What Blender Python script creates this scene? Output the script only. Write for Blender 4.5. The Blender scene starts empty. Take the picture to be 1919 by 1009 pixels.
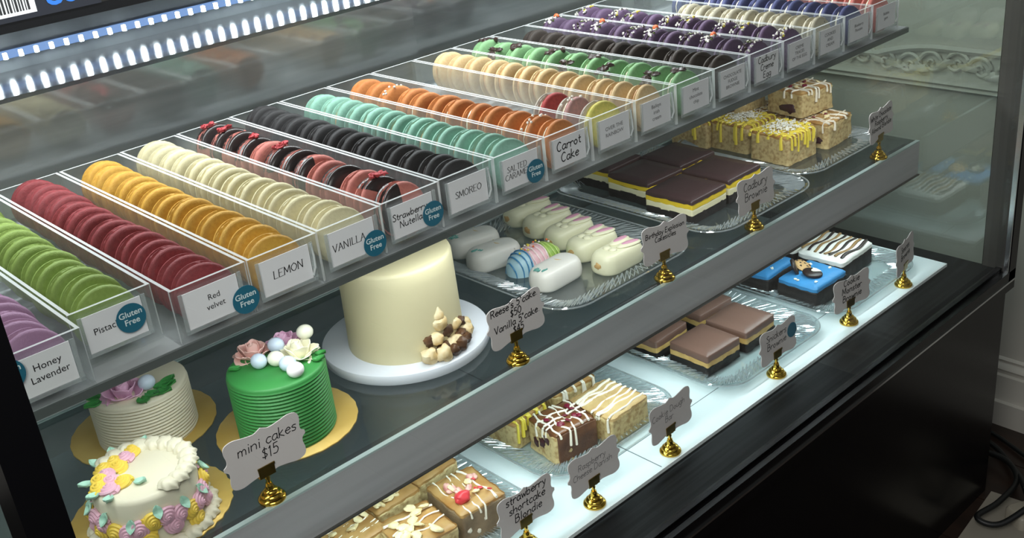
import bpy, bmesh, math, random
from mathutils import Vector, Matrix, noise
# ---------------------------------------------------------------- camera, world, lights, exposure
# every length below is in millimetres; the floor lies at z = -850, the macaron tray rims at z = 0
S, ZF = .001, 850.0
def W(x, y, z): return Vector((x*S, y*S, (z+ZF)*S))
scn = bpy.context.scene
COL = scn.collection
random.seed(11)
cam = bpy.data.cameras.new('camera'); cam.sensor_width = 36.0; cam.lens = 2028.58/1919*36; cam.clip_start = .01
CAMROT = [[0.7258, 0.356916, -0.588069], [-0.680512, 0.247527, -0.689662], [-0.100589, 0.900745, 0.422541]]
CAMPOS = (-241.52, -821.71, 371.9)
co = bpy.data.objects.new('camera', cam); COL.objects.link(co)
m = Matrix(CAMROT).to_4x4(); m.translation = W(*CAMPOS); co.matrix_world = m
scn.camera = co
scn.view_settings.view_transform = 'Standard'; scn.view_settings.look = 'None'
scn.view_settings.exposure = 0.0; scn.view_settings.gamma = 1.0; scn.view_settings.use_curve_mapping = False
scn.cycles.transparent_max_bounces = 40; scn.cycles.max_bounces = 14; scn.cycles.glossy_bounces = 5
scn.cycles.sample_clamp_indirect = 6.0
wd = bpy.data.worlds.new('room_light'); scn.world = wd; wd.use_nodes = True
wd.node_tree.nodes['Background'].inputs[0].default_value = (.93, .96, 1, 1)
wd.node_tree.nodes['Background'].inputs[1].default_value = .22
def area(name, loc, size, power, aim, color=(1, 1, 1), spread=180):
    l = bpy.data.lights.new(name, 'AREA'); l.shape = 'RECTANGLE'; l.size, l.size_y = size[0]*S, size[1]*S
    l.energy = power; l.color = color; l.spread = math.radians(spread)
    o = bpy.data.objects.new(name, l); COL.objects.link(o); o.location = W(*loc)
    d = Vector(aim); zx = Vector((1, 0, 0)); bz = -d.normalized(); by = bz.cross(zx).normalized()
    o.rotation_euler = Matrix((zx, by, bz)).transposed().to_euler()
    return o
COOL = (.93, .98, 1)
area('ceiling_light', (-480, -750, 850), (800, 600), 17, (.35, .75, -1), (1, .98, .95))
area('case_top_lamp', (600, 330, 318), (1340, 26), 9.5, (0, -.2, -1), COOL)
area('upper_shelf_lamp', (600, 16, -66.2), (1340, 12), 1.25, (0, .1, -1), COOL)
area('middle_shelf_lamp', (600, -16, -277), (1340, 12), 1.25, (0, -.1, -1), (.8, .97, 1))

# ---------------------------------------------------------------- mesh helpers
class G:
    def __init__(s): s.v = []; s.f = []; s.mi = []; s.sm = []
    def add(s, vs, fs, mi=0, sm=False):
        o = len(s.v); s.v += [tuple(v) for v in vs]
        for f in fs: s.f.append(tuple(i+o for i in f)); s.mi.append(mi); s.sm.append(sm)
        return s
    def box(s, x0, x1, y0, y1, z0, z1, mi=0, top=None):
        vs = [(x0,y0,z0),(x1,y0,z0),(x1,y1,z0),(x0,y1,z0),(x0,y0,z1),(x1,y0,z1),(x1,y1,z1),(x0,y1,z1)]
        fs = [(0,3,2,1),(0,1,5,4),(1,2,6,5),(2,3,7,6),(3,0,4,7)]
        s.add(vs, fs, mi); s.f.append(tuple(len(s.v)-8+i for i in (4,5,6,7))); s.mi.append(mi if top is None else top); s.sm.append(False)
        return s
    def lathe(s, prof, n=32, c=(0,0,0), axis='z', mi=0, sm=True, jit=None, wob=None):
        vs = []; fs = []; idx = []
        for k, (r, a) in enumerate(prof):
            row = []
            if r <= 1e-6:
                row = [len(vs)]*n; vs.append((0, 0, a))
            else:
                for i in range(n):
                    t = 2*math.pi*i/n; rr = r + (random.uniform(-1, 1)*jit[k] if jit and jit[k] else 0)
                    if wob: rr *= wob(t, k)
                    row.append(len(vs)); vs.append((rr*math.cos(t), rr*math.sin(t), a))
            idx.append(row)
        for k in range(len(prof)-1):
            for i in range(n):
                q = [idx[k][i], idx[k][(i+1)%n], idx[k+1][(i+1)%n], idx[k+1][i]]
                u = list(dict.fromkeys(q))
                if len(u) > 2: fs.append(u)
        if axis == 'y': vs = [(x, z, -y) for x, y, z in vs]
        s.add([(x+c[0], y+c[1], z+c[2]) for x, y, z in vs], fs, mi, sm); return s
    def ell(s, c, r, n=14, k=8, mi=0, rot=None):
        prof = [(math.sin(math.pi*i/k), -math.cos(math.pi*i/k)) for i in range(k+1)]
        prof[0] = (0, -1); prof[-1] = (0, 1)
        g = G().lathe(prof, n)
        vs = [Vector((x*r[0], y*r[1], z*r[2])) for x, y, z in g.v]
        if rot: vs = [rot @ v for v in vs]
        s.add([(v.x+c[0], v.y+c[1], v.z+c[2]) for v in vs], g.f, mi, True); return s
    def lump(s, c, r, amt=.3, seed=0, mi=0, n=9, k=6, flat=False):
        g = G().ell((0,0,0), (1,1,1), n, k); vs = []
        for x, y, z in g.v:
            p = Vector((x, y, z)); q = 1+amt*noise.noise(p*1.6+Vector((seed*7.13, seed*3.1, 0)))*1.6
            vs.append((c[0]+x*q*r[0], c[1]+y*q*r[1], c[2]+z*q*r[2]))
        s.add(vs, g.f, mi, not flat); return s
    def tube(s, path, r, n=6, mi=0, flat=1.0, cap=True):
        P = [Vector(p) for p in path]; vs = []; fs = []
        for i, p in enumerate(P):
            t = (P[min(i+1, len(P)-1)]-P[max(i-1, 0)]).normalized()
            a = Vector((0, 0, 1)) if abs(t.z) < .9 else Vector((1, 0, 0))
            u = t.cross(a).normalized(); w = u.cross(t)
            rr = r(i/(len(P)-1)) if callable(r) else r
            for k in range(n):
                th = 2*math.pi*k/n; q = p+u*math.cos(th)*rr+w*math.sin(th)*rr*flat; vs.append(q)
        for i in range(len(P)-1):
            for k in range(n): fs.append((i*n+k, i*n+(k+1)%n, (i+1)*n+(k+1)%n, (i+1)*n+k))
        if cap: fs.append(tuple(range(n))[::-1]); fs.append(tuple(range(len(vs)-n, len(vs))))
        s.add(vs, fs, mi, True); return s
    def prism(s, out, y0, y1, mi=0):           # outline in x,z extruded along y
        n = len(out); vs = [(x, y0, z) for x, z in out]+[(x, y1, z) for x, z in out]
        fs = [tuple(range(n)), tuple(range(2*n-1, n-1, -1))]+[(i, i+n, (i+1)%n+n, (i+1)%n) for i in range(n)]
        s.add(vs, fs, mi); return s
    def rings(s, rings, mi=0, sm=True, close=True, capmi=None):
        n = len(rings[0]); vs = [p for r in rings for p in r]; fs = []
        for k in range(len(rings)-1):
            for i in range(n): fs.append((k*n+i, k*n+(i+1)%n, (k+1)*n+(i+1)%n, (k+1)*n+i))
        s.add(vs, fs, mi, sm)
        if close:
            o = len(s.v)-len(vs)
            s.f.append(tuple(o+i for i in range(n))[::-1]); s.mi.append(mi); s.sm.append(False)
            s.f.append(tuple(o+len(vs)-n+i for i in range(n))); s.mi.append(mi if capmi is None else capmi); s.sm.append(False)
        return s
    def xf(s, M): s.v = [tuple(M @ Vector(v)) for v in s.v]; return s
    def mesh(s, name, mats):
        me = bpy.data.meshes.new(name)
        me.from_pydata([(x*S, y*S, z*S) for x, y, z in s.v], [], s.f)
        for mt in (mats if isinstance(mats, (list, tuple)) else [mats]): me.materials.append(mt)
        me.polygons.foreach_set('material_index', s.mi); me.polygons.foreach_set('use_smooth', s.sm)
        bm = bmesh.new(); bm.from_mesh(me); bmesh.ops.recalc_face_normals(bm, faces=bm.faces); bm.to_mesh(me); bm.free()
        me.update(); me.set_sharp_from_angle(angle=math.radians(48)); return me
def tag(o, label=None, cat=None, group=None, kind=None, category=None):
    cat = cat or category
    for k, v in (('label', label), ('category', cat), ('group', group), ('kind', kind)):
        if v: o[k] = v
    return o
def obj(name, g, mats=None, parent=None, loc=(0, 0, 0), rot=(0, 0, 0), **kw):
    me = g.mesh(name, mats) if isinstance(g, G) else g
    o = bpy.data.objects.new(name, me); COL.objects.link(o)
    if parent: o.parent = parent; o.location = Vector(loc)*S
    else: o.location = W(*loc)
    o.rotation_euler = rot
    return tag(o, **kw)
def thing(name, label, cat, loc, rotz=0, group=None):
    o = bpy.data.objects.new(name, None); COL.objects.link(o); o.location = W(*loc); o.rotation_euler = (0, 0, rotz)
    o.empty_display_size = .01
    return tag(o, label, cat, group)
def rrect(w, d, r, n=6, jit=0, seed=0):        # rounded rectangle outline, counter-clockwise, centred
    pts = []
    for cx, cy, a in ((w/2-r, d/2-r, 0), (-w/2+r, d/2-r, 90), (-w/2+r, -d/2+r, 180), (w/2-r, -d/2+r, 270)):
        for i in range(n+1):
            t = math.radians(a+90*i/n); pts.append((cx+r*math.cos(t), cy+r*math.sin(t)))
    if jit:
        out = []
        for i in range(len(pts)):
            a, b = Vector(pts[i]), Vector(pts[(i+1)%len(pts)]); k = max(1, int((b-a).length/5))
            for j in range(k): out.append(a.lerp(b, j/k))
        pts = [(p.x*(1+jit*noise.noise(Vector((p.x*.09, p.y*.09, seed)))), p.y*(1+jit*noise.noise(Vector((p.y*.09, p.x*.09, seed+5))))) for p in out]
    return pts
def slab(w, d, z0, z1, r=4, jit=.012, seed=0, bev=1.5, bulge=0, wav=0, grow=0, rgh=0):
    o = rrect(w, d, r, 4, jit, seed); g = G(); R = []
    def ring(sc, z, wv=0): return [(x*sc, y*sc, z+wv*noise.noise(Vector((x*.1, y*.1, seed+9)))) for x, y in o]
    k = 1-2*bev/min(w, d)
    def rough_ring(sc, z, wv=0):
        return [(x*(sc+rgh*noise.noise(Vector((x*.13, y*.13, z*.16+seed)))), y*(sc+rgh*noise.noise(Vector((y*.13, x*.13, z*.16+seed+7)))), z+wv*noise.noise(Vector((x*.1, y*.1, seed+9)))+rgh*14*noise.noise(Vector((x*.2, y*.2, seed+z)))) for x, y in o]
    if rgh: R = [rough_ring(1+grow, z0)]+[rough_ring(1, z0+(z1-z0)*q/6) for q in range(1, 6)]+[rough_ring(1, z1-bev), rough_ring(k, z1), rough_ring(k*.8, z1+bulge*.5), rough_ring(k*.55, z1+bulge*.8), rough_ring(k*.3, z1+bulge), rough_ring(.04, z1+bulge)]
    else: R = [ring(1+grow, z0, wav), ring(1+grow*.3, (z0+z1)/2), ring(1, z1-bev), ring(k, z1), ring(k*.6, z1+bulge*.7), ring(.05, z1+bulge)]
    return g.rings(R, sm=not rgh or True)

# ---------------------------------------------------------------- materials
MATS = {}
def lin(c): return tuple(((v/255)/12.92 if v/255 <= .04045 else ((v/255+.055)/1.055)**2.4) for v in c)
def mat(name, col, rough=.6, metal=0, var=None, vs=40, bump=0, bs=60, spec=.5, rnd=0, coat=0, stretch=None, emit=0, sss=0, ramp=(.38, .62)):
    if name in MATS: return MATS[name]
    M = bpy.data.materials.new(name); M.use_nodes = True; N = M.node_tree.nodes; L = M.node_tree.links
    b = N['Principled BSDF']; c = (*lin(col), 1)
    b.inputs['Base Color'].default_value = c; b.inputs['Roughness'].default_value = rough; b.inputs['Metallic'].default_value = metal
    b.inputs['Specular IOR Level'].default_value = spec; b.inputs['Coat Weight'].default_value = coat; b.inputs['Coat Roughness'].default_value = .12
    if emit: b.inputs['Emission Color'].default_value = c; b.inputs['Emission Strength'].default_value = emit
    if sss:
        b.inputs['Subsurface Weight'].default_value = sss; b.inputs['Subsurface Radius'].default_value = (.004, .003, .002); b.inputs['Subsurface Scale'].default_value = 1
    vec = None
    if var or bump:
        tc = N.new('ShaderNodeTexCoord'); mp = N.new('ShaderNodeMapping'); L.new(tc.outputs['Object'], mp.inputs[0])
        if stretch: mp.inputs['Scale'].default_value = stretch
        vec = mp.outputs[0]
    out = None
    if var:
        t = N.new('ShaderNodeTexNoise'); t.inputs['Scale'].default_value = vs; t.inputs['Detail'].default_value = 4; L.new(vec, t.inputs['Vector'])
        r = N.new('ShaderNodeValToRGB'); r.color_ramp.elements[0].position = ramp[0]; r.color_ramp.elements[1].position = ramp[1]
        r.color_ramp.elements[0].color = c; r.color_ramp.elements[1].color = (*lin(var), 1); L.new(t.outputs['Fac'], r.inputs[0]); out = r.outputs[0]
    if rnd:
        oi = N.new('ShaderNodeObjectInfo'); mr = N.new('ShaderNodeMapRange'); mr.inputs['To Min'].default_value = 1-rnd; mr.inputs['To Max'].default_value = 1+rnd
        L.new(oi.outputs['Random'], mr.inputs['Value']); h = N.new('ShaderNodeHueSaturation'); L.new(mr.outputs[0], h.inputs['Value'])
        if out: L.new(out, h.inputs['Color'])
        else: h.inputs['Color'].default_value = c
        out = h.outputs[0]
    if out: L.new(out, b.inputs['Base Color'])
    if bump:
        t = N.new('ShaderNodeTexNoise'); t.inputs['Scale'].default_value = bs*10; t.inputs['Detail'].default_value = 3; L.new(vec, t.inputs['Vector'])
        bp = N.new('ShaderNodeBump'); bp.inputs['Strength'].default_value = bump; bp.inputs['Distance'].default_value = .0012
        L.new(t.outputs['Fac'], bp.inputs['Height']); L.new(bp.outputs[0], b.inputs['Normal'])
    MATS[name] = M; return M
def glass(name, tint, f0=.045, rough=.02, gain=.9, haze=0, bump=0, bs=80, hcol=(225, 232, 232)):
    M = bpy.data.materials.new(name); M.use_nodes = True; N = M.node_tree.nodes; L = M.node_tree.links
    N.remove(N['Principled BSDF']); o = N['Material Output']
    tr = N.new('ShaderNodeBsdfTransparent'); tr.inputs[0].default_value = (*tint, 1)
    gl = N.new('ShaderNodeBsdfGlossy'); gl.inputs['Roughness'].default_value = rough; gl.inputs[0].default_value = (1, 1, 1, 1)
    lw = N.new('ShaderNodeLayerWeight'); lw.inputs[0].default_value = .22
    pw = N.new('ShaderNodeMath'); pw.operation = 'POWER'; pw.inputs[1].default_value = 5; L.new(lw.outputs['Facing'], pw.inputs[0])
    ma = N.new('ShaderNodeMath'); ma.operation = 'MULTIPLY_ADD'; ma.inputs[1].default_value = gain; ma.inputs[2].default_value = f0; L.new(pw.outputs[0], ma.inputs[0])
    mx = N.new('ShaderNodeMixShader'); L.new(ma.outputs[0], mx.inputs[0]); L.new(tr.outputs[0], mx.inputs[1]); L.new(gl.outputs[0], mx.inputs[2])
    if bump:
        tc = N.new('ShaderNodeTexCoord'); t = N.new('ShaderNodeTexNoise'); t.inputs['Scale'].default_value = bs; L.new(tc.outputs['Object'], t.inputs['Vector'])
        bp = N.new('ShaderNodeBump'); bp.inputs['Strength'].default_value = bump; bp.inputs['Distance'].default_value = .002
        L.new(t.outputs['Fac'], bp.inputs['Height']); L.new(bp.outputs[0], gl.inputs['Normal'])
    last = mx
    if haze:
        df = N.new('ShaderNodeBsdfDiffuse'); df.inputs[0].default_value = (*lin(hcol), 1)
        m2 = N.new('ShaderNodeMixShader'); m2.inputs[0].default_value = haze; L.new(mx.outputs[0], m2.inputs[1]); L.new(df.outputs[0], m2.inputs[2]); last = m2
    L.new(last.outputs[0], o.inputs[0]); MATS[name] = M; return M
def emat(name, col, st):
    M = bpy.data.materials.new(name); M.use_nodes = True; N = M.node_tree.nodes; N.remove(N['Principled BSDF'])
    e = N.new('ShaderNodeEmission'); e.inputs[0].default_value = (*lin(col), 1); e.inputs[1].default_value = st
    M.node_tree.links.new(e.outputs[0], N['Material Output'].inputs[0]); return M
FRONTGLASS = glass('front_glass', (.97, .985, .98), .03, .0)
ENDGLASS = glass('end_glass', (.92, .965, .94), .07, .01, .9, .03)
SHELFGLASS = glass('shelf_glass', (.56, .585, .59), .08, .06, .9, .05, .15, 30, hcol=(120, 126, 129))
TOPSHELF = glass('upper_shelf_glass', (.6, .63, .63), .06, .05, .9, .6, hcol=(205, 208, 210))
DARKEDGE = glass('dark_glass_edge', (.4, .45, .44), .2, .15, .5, .5, hcol=(120, 126, 124))
EDGEGLASS = glass('glass_edge', (.5, .6, .58), .2, .1, .5, .55, hcol=(215, 235, 232))
ACRYL = glass('acrylic', (.975, .98, .98), .035, .03, .8, .04)
ACRYLRIM = glass('acrylic_edge', (.85, .87, .87), .25, .12, .6, .5, hcol=(245, 248, 248))
PLATEGLASS = glass('pressed_glass', (.9, .925, .925), .16, .05, .8, .02)
RIDGE = glass('pressed_ridges', (.78, .82, .83), .3, .08, .6, .22, hcol=(225, 232, 234))
SLEEVE = glass('clear_sleeve', (.9, .91, .91), .12, .08, .7, .22)
BLACK = mat('black_lacquer', (9, 9, 11), .25, spec=.3)
BLACKWOOD = mat('black_wood_grain', (12, 13, 14), .5, var=(30, 32, 33), vs=14, stretch=(.25, 9, 9), spec=.12)
RAILGREY = mat('brushed_grey_metal', (176, 175, 176), .45, .2, var=(186, 185, 186), vs=9, stretch=(.3, 8, 8))
LIP_LITPOST = mat('lip_and_lit_post_grey', (92, 90, 86), .4, .5)  # rail lip metal, and the post side brightened by colour
CHROME = mat('bright_trim', (225, 228, 230), .2, 1)
STEEL = mat('brushed_steel_back', (232, 234, 233), .09, .2, var=(192, 195, 195), vs=5, stretch=(.35, 5, 5))
LEDGE = mat('polished_ledge', (120, 125, 128), .15, .85, var=(92, 97, 100), vs=8, stretch=(.5, 5, 1))
DECK = mat('white_laminate', (232, 244, 245), .35)
SEAM = mat('seam_grey', (120, 132, 136), .6)
WHITE = mat('white_card', (236, 234, 236), .7)
CARD = mat('sign_card', (206, 198, 196), .75)
INK = mat('black_ink', (22, 20, 22), .6)
GREYINK = mat('grey_ink', (96, 94, 96), .7)
TEAL = mat('teal_sticker', (36, 106, 130), .45)
TEALINK = mat('sticker_white_ink', (225, 238, 240), .6)
GOLD = mat('polished_gold', (212, 172, 70), .16, 1)
GOLDCLIP = mat('gold_clip', (150, 125, 60), .3, 1)
GOLDFOIL = mat('gold_foil', (224, 194, 116), .42, .4, bump=.12, bs=9, var=(212, 178, 94), vs=12)

# ---------------------------------------------------------------- lettering
F = {
'a': (6,"~5 5 2 5.5 0 2.5 2 0 5 2|5 5.5 5 1 6 0"), 'b': (6,"0 10 0 0|~0 4 3 5.5 5 3 3 0 0 1"), 'c': (5,"~5 5 2 5.5 0 2.5 2 0 5 1"),
'd': (6,"~5 5 2 5.5 0 2.5 2 0 5 2|5 10 5 0"), 'e': (5.4,"~0 3 5 3.5 3 5.6 0 3 2 0 5 1"), 'f': (4,"~4 9.5 2 10 1.5 7 1.5 0|0 5.5 3.5 5.5"),
'g': (6,"~5 5 2 5.5 0 2.5 2 0 5 2|~5 5.5 5 -1 3 -4 0 -3"), 'h': (6,"0 10 0 0|~0 3.5 3 5.5 5 4 5 0"), 'i': (2.4,"1 5.5 1 0|1 8.2 1.2 7.5"),
'k': (5.4,"0 10 0 0|4 6 0 3 5 0"), 'l': (2.4,"1 10 1 0"), 'm': (8.4,"0 5.5 0 0|~0 4 2 5.5 3.7 4 3.7 0|~3.7 4 5.7 5.5 7.4 4 7.4 0"),
'n': (6,"0 5.5 0 0|~0 4 3 5.5 5 4 5 0"), 'o': (6,"~3 5.5 0 3 2.5 0 5 2.5 3 5.5"), 'p': (6,"0 5.5 0 -4|~0 4.5 3 5.5 5 3 3 0 0 1"),
'r': (4.4,"0 5.5 0 0|~0 3.5 2 5.5 4 5 4.2 4.6"), 's': (5,"~4.5 5 2 5.5 .5 4 4 2 3 0 0 .5"), 't': (4,"~1.5 8.5 1.5 5 1.5 1 3.5 0|0 5.5 3.5 5.5"),
'u': (6,"~0 5.5 0 1.5 2.5 0 5 2|5 5.5 5 0"), 'v': (5.4,"0 5.5 2.5 0 5 5.5"), 'w': (7,"0 5.5 1.5 0 3.3 4.5 5 0 6.5 5.5"), 'x': (5,"0 5.5 4.5 0|4.5 5.5 0 0"),
'y': (5.5,"0 5.5 2.5 1|~5 5.5 3.4 .5 2 -3 0 -4"),
'A': (8,"0 0 3.5 10 7 0|1.4 4 5.6 4"), 'B': (7,"0 10 0 0|~0 10 4 9.6 5 8 3.5 5.6 0 5.4|~0 5.4 5 5 6 2.6 4 .2 0 0"), 'C': (7,"~6 8.5 3.5 10 .3 6.5 .8 2 3.5 0 6 1.2"),
'D': (8,"0 10 0 0|~0 10 4.5 9.4 6.8 5 4.5 .6 0 0"), 'E': (6.4,"5.4 10 0 10 0 0 5.4 0|0 5.3 4.2 5.3"), 'I': (3,"1 10 1 0"), 'L': (6,"0 10 0 0 5 0"), 'M': (9.4,"0 0 .6 10 4.2 2 7.8 10 8.4 0"),
'N': (8,"0 0 0 10 6.4 0 6.4 10"), 'O': (8.4,"~3.6 10 .2 7 .2 3 3.6 0 7 3 7 7 3.6 10"), 'R': (7,"0 10 0 0|~0 10 4.4 9.6 5.6 7.6 4 5.4 0 5|2.8 5 6 0"),
'S': (6,"~5.4 8.6 3 10 .6 8 3 5.4 5.4 2.6 3 0 0 1.4"), 'T': (7,"0 10 6.4 10|3.2 10 3.2 0"), 'V': (7.6,"0 10 3.4 0 6.8 10"), 'W': (9,"0 10 2 0 4.2 7 6.4 0 8.4 10"),
'0': (6,"~3 10 .2 7 .2 3 2.8 0 5.4 3 5.4 7 3 10"), '1': (3,"0 8 1.4 10 1.4 0"), '4': (6,"4 0 4 10 0 3.4 5.6 3.4"), '5': (6,"5 10 1 10 .8 5.8|~.8 5.8 3.5 6.4 5.2 3.4 3.4 .2 0 .6"),
'$': (6,"~5.2 8 2.8 9 .8 7.4 2.8 5 5 2.8 2.8 1 .2 2|2.8 10.6 2.8 -.8"), '"': (3,"0 10 0 7.6|1.6 10 1.6 7.6"), "'": (2,"1 10 .6 8"), '.': (2,"1 .4 1.1 0"), ' ': (3.4,"")}
def crom(P, k=4):
    out = []
    for i in range(len(P)-1):
        p0, p1, p2, p3 = P[max(i-1, 0)], P[i], P[i+1], P[min(i+2, len(P)-1)]
        for j in range(k):
            t = j/k; out.append(.5*((2*p1)+(p2-p0)*t+(2*p0-5*p1+4*p2-p3)*t*t+(3*p1-p0-3*p2+p3)*t**3))
    return out+[P[-1]]
def strokes(lines, size, weight=.11, slant=.12, lead=1.35, align='c', serif=False, jit=.25, width=1.0):
    g = G(); k = size/10; hw = weight*size/2; H = (len(lines)-1)*lead*size
    for li, ln in enumerate(lines):
        w = sum(F[c][0]+1.1 for c in ln)*k*width; x = -w/2 if align == 'c' else 0; y0 = H/2-li*lead*size-size/2
        for ch in ln:
            adv, st = F[ch]; dy = random.uniform(-jit, jit)*k
            for s_ in filter(None, st.split('|')):
                sm = s_[0] == '~'; a = [float(q) for q in s_.strip('~').split()]
                P = [Vector((a[i], a[i+1])) for i in range(0, len(a), 2)]
                ends = [P[0], P[-1]]
                if sm: P = crom(P)
                T = [Vector((x+(p.x+p.y*slant)*k*width, y0+dy+p.y*k)) for p in P]
                for p, q in zip(T, T[1:]):
                    d = q-p
                    if d.length < 1e-6: continue
                    thin = 1.0 if not serif else (.55+.6*abs(d.normalized().y))
                    n_ = Vector((-d.y, d.x)).normalized()*hw*thin; e = d.normalized()*hw*.35
                    g.add([(v.x, 0, v.y) for v in (p-e+n_, p-e-n_, q+e-n_, q+e+n_)], [(0, 1, 2, 3)])
                if serif and not sm:
                    for e in ends:
                        if e.y in (0, 10):
                            c = Vector((x+(e.x+e.y*slant)*k*width, y0+dy+e.y*k)); h = hw*.4
                            g.add([(c.x-k*1.1, 0, c.y-h), (c.x+k*1.1, 0, c.y-h), (c.x+k*1.1, 0, c.y+h), (c.x-k*1.1, 0, c.y+h)], [(0, 1, 2, 3)])
            x += (adv+1.1)*k*width
    return g
def fit(g, wmax):
    xs = [v[0] for v in g.v]; w = max(xs)-min(xs); c = (max(xs)+min(xs))/2; k = min(1, wmax/w)
    g.v = [((x-c)*k, y, z*k) for x, y, z in g.v]; return g
def printed(lines, size, lead=1.15, bold=0):
    cu = bpy.data.curves.new('t', 'FONT'); cu.body = '\n'.join(lines); cu.size = size; cu.align_x = 'CENTER'; cu.align_y = 'CENTER'
    cu.space_line = lead; cu.offset = bold; cu.resolution_u = 3
    o = bpy.data.objects.new('t', cu); COL.objects.link(o); bpy.context.view_layer.update()
    me = bpy.data.meshes.new_from_object(o.evaluated_get(bpy.context.evaluated_depsgraph_get()))
    g = G().add([(v.co.x, 0, v.co.y) for v in me.vertices], [tuple(p.vertices) for p in me.polygons])
    bpy.data.objects.remove(o); bpy.data.curves.remove(cu); bpy.data.meshes.remove(me); return g

# ---------------------------------------------------------------- the room
X0, X1, YG, YB = -97, 1300, -178, 540          # case inside: left, right, front glass, back panel
ZM, ZD = -231, -410                            # middle shelf and deck surfaces
FLOORM = mat('dark_floor_boards', (36, 25, 20), .35, var=(50, 36, 28), vs=3, stretch=(6, .8, 1))
fl = obj('floor', G().box(-2600, 1580, -3200, 1300, -870, -853), mat('floor_gap', (14, 10, 8), .7), kind='structure')
BOARD = G().box(-62, 62, -800, 800, -3, 3).mesh('floor_board', FLOORM)
for i in range(10):
    for j in range(2):
        o = bpy.data.objects.new('floor_board', BOARD); COL.objects.link(o); o.parent = fl
        o.location = Vector((1484-i*126, -880+j*1604-(i % 3)*210, -853))*S
WALLM = mat('painted_panelling', (190, 186, 176), .6, var=(182, 178, 168), vs=3)
wr = obj('wall_right', G().box(1546, 1580, -3200, 1300, -870, 1700), WALLM, kind='structure')
wb = obj('wall_back', G().box(-2600, 1546, 1270, 1300, -870, 1700), mat('wall_paint', (150, 148, 142), .7), kind='structure')
bb = G().rings([[(1546-d, y, -853+z) for d, z in ((0, 0), (24, 0), (24, 52), (17, 54), (15, 62), (15, 104), (9, 106), (9, 112), (12, 116), (8, 124), (3, 127), (3, 131), (6, 133), (0, 137))] for y in (-3200, 1270)], sm=False)
obj('baseboard_right', bb, WALLM, kind='structure')
tr = G().rings([[(1546-d, y, -225+z) for d, z in ((0, 0), (7, 0), (14, 5), (10, 9), (16, 14), (12, 18), (0, 20))] for y in (-3200, 1270)], sm=False)
obj('trim_1', tr, WALLM, kind='structure')
CARV = mat('carved_plaster', (196, 192, 180), .55, var=(170, 166, 154), vs=30)
fz = obj('trim_2', G().tube([(1544, y, -152-22*min(1, max(0, (y-60)/120))**2+(-10 if y < -60 else 0)*((-60-y)/120 if y > -180 else 1)) for y in range(-400, 620, 20)], 7), WALLM, kind='structure')
def scroll(y, z, r, sgn, turns=1.6):
    n = 26
    return G().tube([(1543, y+sgn*r*(1-i/n)*math.cos(turns*2*math.pi*i/n), z+r*(1-i/n)*math.sin(turns*2*math.pi*i/n)) for i in range(n+1)], lambda t: 4.5-2.5*t, 6)
for i in range(13):
    y = -230+i*44
    obj('carved_scroll', scroll(0, 0, 23, 1 if i % 2 else -1), CARV, fz, (0, y, -182+6*math.sin(i*1.3)))
    obj('carved_leaf', G().lump((1544, 0, 0), (7, 19, 8), .5, i), CARV, fz, (0, y+22, -186-7*math.cos(i*1.7)), (random.uniform(-.7, .7), 0, 0))

# ---------------------------------------------------------------- the display case
case = thing('display_case', 'long black framed glass bakery display case with lit white deck', 'display case', (600, 180, -850))
def part(name, g, mats, par=None):
    p = par or case
    off = Vector((600, 180, -850))
    return obj(name, g.xf(Matrix.Translation(-off)) if p is case else g, mats, p)
part('base_cabinet', G().box(X0-50, X1+22, -180, 575, -850, -437), BLACK)
part('front_sill', G().box(X0, X1, YG-2, -100, -437, -415), BLACKWOOD)
part('bottom_rail', G().box(X0-50, X1+22, -192, -181, -452, -418).box(X0, X1, -181, -172, -428, -412), [BLACK])
part('rail_trim', G().box(X0-48, X1+20, -194, -191, -436, -433), CHROME)
part('side_sill', G().box(1262, X1, -100, YB, -437, -415), BLACKWOOD)
dk = part('deck_panel', G().box(X0, 1262, -107, YB, -436, ZD), DECK)
off = Vector((600, 180, -850))
def sub(name, g, mats, par): return obj(name, g.xf(Matrix.Translation(-off)), mats, par)
sub('deck_seam', G().box(568, 569.6, -106, 520, ZD-1, ZD+.1), SEAM, dk)
sub('deck_seam', G().box(470, 1262, -51.5, -50.3, ZD-1, ZD+.1), SEAM, dk)
sub('deck_edge_strip', G().box(X0, 1262, -110, -107, ZD-7, ZD), mat('white_edge', (240, 246, 246), .25), dk)
part('corner_post', G().box(X0-27, X0, -192, -148, -437, 345), BLACK)
pr_ = part('corner_post', G().box(X1, X1+22, -192, -148, -437, 345, 0), BLACK)
sub('post_lit_face', G().box(X1-3, X1, -184, -150, -430, 340), LIP_LITPOST, pr_)  # grey stands in for case light on the black post's inner side
sub('post_trim', G().box(X1-4.5, X1-1, -191, -184, -432, 340), CHROME, pr_)
part('corner_post', G().box(X0-52, X0-22, 545, 575, -437, 345), BLACK)
part('corner_post', G().box(X1, X1+22, 545, 575, -437, 345), BLACK)
part('front_glass', G().box(X0, X1-4.5, YG-3, YG+3, -428, 330), FRONTGLASS)
part('end_glass', G().box(X1+6, X1+12, -148, 545, -437, 330), ENDGLASS)
part('end_glass', G().box(X0-16, X0-10, -148, 545, -437, 330), ENDGLASS)
part('canopy', G().box(X0-52, X1+22, -192, 575, 330, 352), BLACK)
part('lamp_channel', G().box(X0, X1, 306, 354, 321, 330), RAILGREY)
part('rear_door', G().box(X0-10, 776, YB, YB+8, -437, 150), STEEL)
part('rear_door', G().box(770, X1+6, YB+9, YB+17, -437, 150), STEEL)
part('header_rail', G().box(X0-16, X1+6, 512, 575, 146, 158), [BLACK])
part('rear_ledge', G().box(X0-10, X1+6, 402, YB, 94, 99), LEDGE)
STRIPM = emat('led_strip_tape', (150, 188, 250), .8)
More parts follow.
